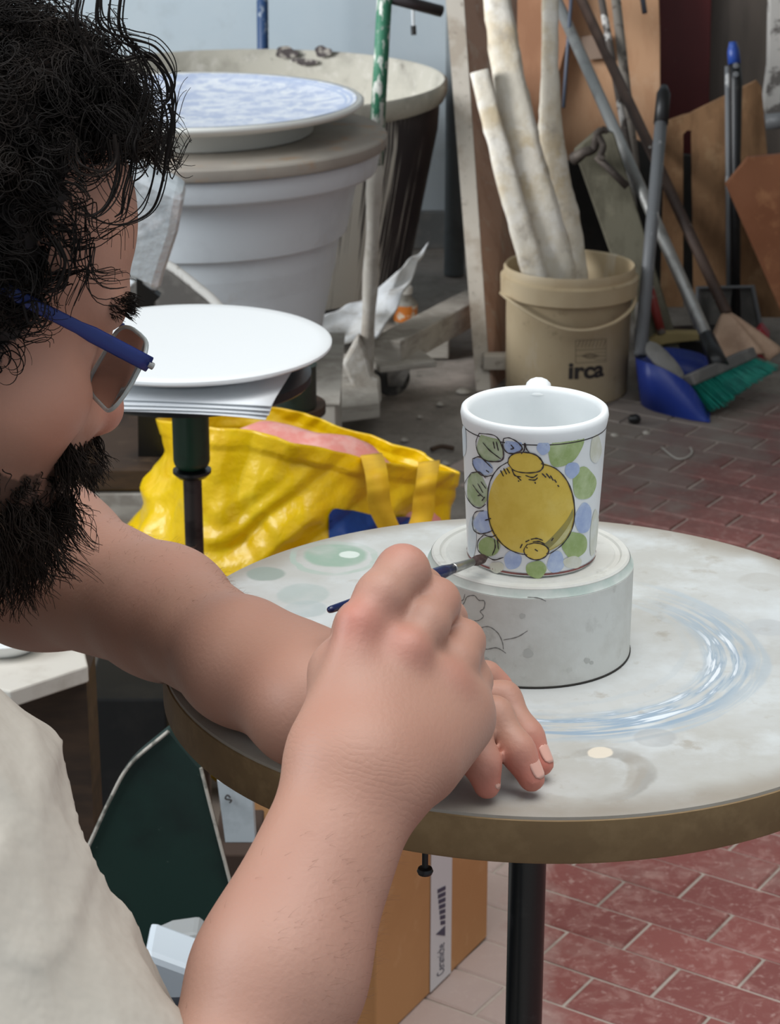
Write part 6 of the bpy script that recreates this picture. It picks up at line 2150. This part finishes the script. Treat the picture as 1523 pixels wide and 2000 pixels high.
# finger nails of the resting hand
M_NAIL = mat('finger_nail', (214, 164, 148), rough=0.35)
for q, outw in zip(LF[:3], ((0.85, -0.25, 0.35), (0.5, -0.3, 0.75), (0.5, -0.2, 0.8))):
    tipp, r = q[-1]
    pre = q[-2][0]
    d = unit(tipp - pre)
    outw = unit(np.array(outw))
    nrm = unit(outw - d * np.dot(outw, d))
    sid = np.cross(d, nrm)

    rpre, flen = q[-2][1], np.linalg.norm(tipp - pre)

    def nail(u, v, tipp=tipp, r=r, d=d, nrm=nrm, sid=sid, rpre=rpre, flen=flen):
        a = (u - 0.5) * 1.3 * math.sqrt(max(0.05, 1 - 0.8 * (2 * v - 1) ** 4))
        rad = r + (rpre - r) * (0.0085 - 0.0105 * v) / flen + 0.0005
        return tipp - d * 0.0085 + d * (0.0105 * v) + (nrm * math.cos(a) + sid * math.sin(a)) * rad * (1 - 0.07 * v * v) - nrm * 0.0004
    build('fingernail', G().grid(nail, 9, 7), M_NAIL, PER, smooth=True, solid=0.0006)

# ------------------------------------------------------------------ clothes
SH = []
shA, shB = SR, SR + (ELR - SR) * 0.72
SH.append((0.05, '+', [(0.06, rcone(NB + [-0.03, 0, -0.05], CHST, 0.10, 0.155)), (0.06, rcone(CHST, PELV + [0, 0, -0.02], 0.155, 0.165)), (0.06, rcone(NB + [-0.02, -0.04, -0.015], SR, 0.055, 0.072)), (0.06, rcone(NB + [-0.02, 0.04, -0.015], SL, 0.055, 0.068)),
                       (0.05, rcone(SR, shB, 0.077, 0.071)), (0.05, rcone(SL, SL + (ELL - SL) * 0.55, 0.068, 0.068))]))
dA = unit(ELR - SR)
dL = unit(ELL - SL)
SH.append((0.003, '-', [(0.001, rcone(shB + dA * 0.0, shB + dA * 0.25, 0.058, 0.074))]))
SH.append((0.003, '-', [(0.001, lambda p: np.maximum((shB + dA * 0.03 - p) @ dA, np.sqrt(((p - shB - dA * 0.10) ** 2).sum(-1)) - 0.115))]))
SH.append((0.004, '-', [(0.001, rcone(SL + (ELL - SL) * 0.55, SL + (ELL - SL) * 1.2, 0.058, 0.07))]))
SH.append((0.006, '-', [(0.001, rcone(NB + [0.02, 0, 0.0], NB + (HC - NB) * 1.0, 0.068, 0.085))]))


def folds(p, v):
    t = (p - SR) @ dA
    q = p[:, 1] * 30
    c1 = np.sin(p[:, 0] * 34 + p[:, 2] * 46 + 1.6 * np.sin(q * 0.6 + p[:, 2] * 16 - p[:, 0] * 9))
    c2 = np.sin(p[:, 0] * 52 - p[:, 2] * 30 + 1.7 * np.sin(p[:, 0] * 28 + q * 0.7))
    env = 0.55 + 0.45 * np.sin(p[:, 2] * 21 + p[:, 0] * 17 + 0.4)
    c3 = np.sin(p[:, 0] * 75 + p[:, 2] * 95 + 1.8 * np.sin(p[:, 0] * 33 - p[:, 2] * 22 + q * 0.5))
    n = -0.0075 * (1 - np.abs(c1)) ** 2.5 * env - 0.0075 * (1 - np.abs(c2)) ** 2.5 * (1.1 - env) - 0.0035 * (1 - np.abs(c3)) ** 2 * env
    n += 0.0015 * np.sin(p[:, 0] * 34 - p[:, 2] * 26 + 1.5 * np.sin(p[:, 2] * 30 + p[:, 0] * 12))
    n += 0.0008 * np.sin(p[:, 0] * 150 + p[:, 2] * 90 + 2 * np.sin(p[:, 2] * 60))
    return v + n


CVv, CQ = sdf_mesh(SH, (-0.70, 0.70, 0.42), (0.0, 1.40, 1.0), 0.0034, 12, folds)
CVv = smooth_mesh(CVv, CQ, 2)
M_SHIRT = mat('beige_cotton', (178, 171, 160), [((166, 159, 148), 14, 0.45, 0.62, 0.5)], rough=0.92, bump=0.55, bscale=20, bdist=0.012, stretch=(1, 1, 0.6))
so = build('shirt', (CVv, CQ), M_SHIRT, PER, smooth=True)
so['label'] = 'beige cotton short-sleeved shirt'
# trousers and stool out of view below
TRS = []
KN_R, KN_L = np.array([-0.20, 0.80, 0.38]), np.array([-0.14, 1.26, 0.37])
for hip, kn in ((PELV + [0.02, -0.10, -0.06], KN_R), (PELV + [0.02, 0.10, -0.06], KN_L)):
    ank = np.array([kn[0] - 0.09, kn[1], 0.09])
    TRS.append((0.03, '+', [(0.03, rcone(hip, kn, 0.09, 0.066)), (0.03, rcone(kn, ank, 0.064, 0.052))]))
TRS.append((0.05, '+', [(0.03, rcone(PELV + [0, -0.07, -0.05], PELV + [0, 0.07, -0.05], 0.12, 0.12))]))
tv_, tq_ = sdf_mesh(TRS, (-0.70, 0.78, 0.0), (0.02, 1.36, 0.62), 0.007, 12)
to = build('trousers', (smooth_mesh(tv_, tq_, 2), tq_), mat('dark_denim', (44, 50, 62), [((34, 38, 48), 20, 0.45, 0.6, 0.6)], rough=0.9), PER, smooth=True)
for kn in (KN_R, KN_L):
    fx, fy = kn[0] - 0.09, kn[1]

    def shoe(u, v, fx=fx, fy=fy):
        a, b = 2 * math.pi * u, math.pi * (v - 0.5)
        x, y, z = math.cos(a) * math.cos(b), math.sin(a) * math.cos(b), math.sin(b)
        return np.array([fx + 0.05 + 0.14 * x, fy + 0.048 * y * (1 + 0.15 * x), max(0.002, 0.04 + (0.055 - 0.02 * x) * z)])
    build('shoe', G().grid(shoe, 28, 14, closed_u=True), mat('dark_shoe', (40, 36, 34), rough=0.6), PER, smooth=True)
ST = thing('stool', 'dark round wooden stool under the seated person', 'stool', (PELV[0], PELV[1], 0))
sz = PELV[2] - 0.05 - 0.12
build('seat', G().lathe([(0, sz - 0.035), (0.165, sz - 0.035), (0.17, sz - 0.03), (0.17, sz - 0.006), (0.165, sz - 0.001), (0, sz - 0.001)], (PELV[0], PELV[1], 0), 48), M_DARKWOOD, ST, autos=40)
for k in range(4):
    a = math.radians(45 + 90 * k)
    build('leg', G().tube([np.array([PELV[0] + 0.11 * math.cos(a), PELV[1] + 0.11 * math.sin(a), sz - 0.035]), np.array([PELV[0] + 0.16 * math.cos(a), PELV[1] + 0.16 * math.sin(a), 0])], 0.016, 12), M_DARKWOOD, ST, smooth=True)

# ------------------------------------------------------------------ glasses
GTH, GPS = math.radians(33), math.radians(22)
gf = np.array([math.cos(GTH) * math.cos(GPS), math.cos(GTH) * math.sin(GPS), -math.sin(GTH)])
gs = np.array([math.sin(GPS), -math.cos(GPS), 0])
gu = np.cross(gs, gf)
hinge = PY(282, 707, 1.028)
GL = thing('eyeglasses', 'rimless eyeglasses with dark blue temples low on the nose', 'glasses', hinge)
M_TEMPLE = mat('blue_temple', (22, 40, 104), [((14, 24, 64), 30, 0.5, 0.6, 0.6)], rough=0.35)


def lens_mat():
    m = bpy.data.materials.new('clear_lens')
    m.use_nodes = True
    N, L = m.node_tree.nodes, m.node_tree.links
    N.remove(N['Principled BSDF'])
    tr = N.new('ShaderNodeBsdfTransparent')
    tr.inputs[0].default_value = (0.98, 0.99, 0.985, 1)
    gl = N.new('ShaderNodeBsdfGlossy')
    gl.inputs['Roughness'].default_value = 0.06
    fr = N.new('ShaderNodeFresnel')
    fr.inputs[0].default_value = 1.6
    mx = N.new('ShaderNodeMixShader')
    L.new(fr.outputs[0], mx.inputs[0])
    L.new(tr.outputs[0], mx.inputs[1])
    L.new(gl.outputs[0], mx.inputs[2])
    L.new(mx.outputs[0], N['Material Output'].inputs[0])
    return m


M_LENS = lens_mat()
M_LEDGE = mat('frosted_lens_edge', (198, 206, 204), rough=0.25, trans=0.5)
LW, LH = 0.054, 0.040
for sg in (0, 1):
    c0 = hinge - gs * (0.004 + LW / 2 + sg * (LW + 0.018)) - gu * (LH * 0.30) + gf * 0.0055
    out = []
    for i in range(36):
        a = 2 * math.pi * i / 36
        ca_, sa_ = math.cos(a), math.sin(a)
        x = math.copysign(abs(ca_) ** 0.55, ca_) * LW / 2
        y = math.copysign(abs(sa_) ** 0.55, sa_) * LH / 2
        bow = -0.004 * ((x / LW * 2) ** 2 + (y / LH * 2) ** 2 * 0.6)
        out.append(c0 + gs * x + gu * y + gf * bow)
    mid = c0
    n = len(out)
    vs = [mid] + [mid + (p - mid) * 0.5 + gf * 0.0022 for p in out] + out
    fs = [(0, 1 + i, 1 + (i + 1) % n) for i in range(n)] + [(1 + i, 1 + n + i, 1 + n + (i + 1) % n, 1 + (i + 1) % n) for i in range(n)]
    ln = build('lens', G().add(vs, fs), M_LENS, GL, smooth=True)
    build('lens_rim', G().tube(out + [out[0]], 0.0011, 8, cap=False), M_LEDGE, ln, smooth=True)
    # temple
    hp_ = hinge if sg == 0 else hinge - gs * 0.138
    ear = hp_ - gf * 0.118 + gu * 0.004 - gs * (0.006 if sg == 0 else -0.006)
    build('temple', G().tube(spline([hp_ + gf * 0.003, hp_ - gf * 0.03, hp_ - gf * 0.08, ear, ear - gf * 0.02 - gu * 0.02], 6), [0.0040] * 7 + [0.0032] * 18, 10, flat=(gs, 0.32)), M_TEMPLE, GL, smooth=True)
    build('hinge_screw', G().lathe([(0, 0), (0.0018, 0), (0.0018, 0.003), (0, 0.0034)], hp_ + gf * 0.002, 12, axis=tuple(gf)), M_STEEL, GL)
br0, br1 = hinge - gs * (0.004 + LW) + gf * 0.003, hinge - gs * (0.004 + LW + 0.018) + gf * 0.003
build('bridge', G().tube(spline([br0, (br0 + br1) / 2 + gu * 0.005 + gf * 0.003, br1], 6), 0.0012, 8), M_TEMPLE, GL, smooth=True)
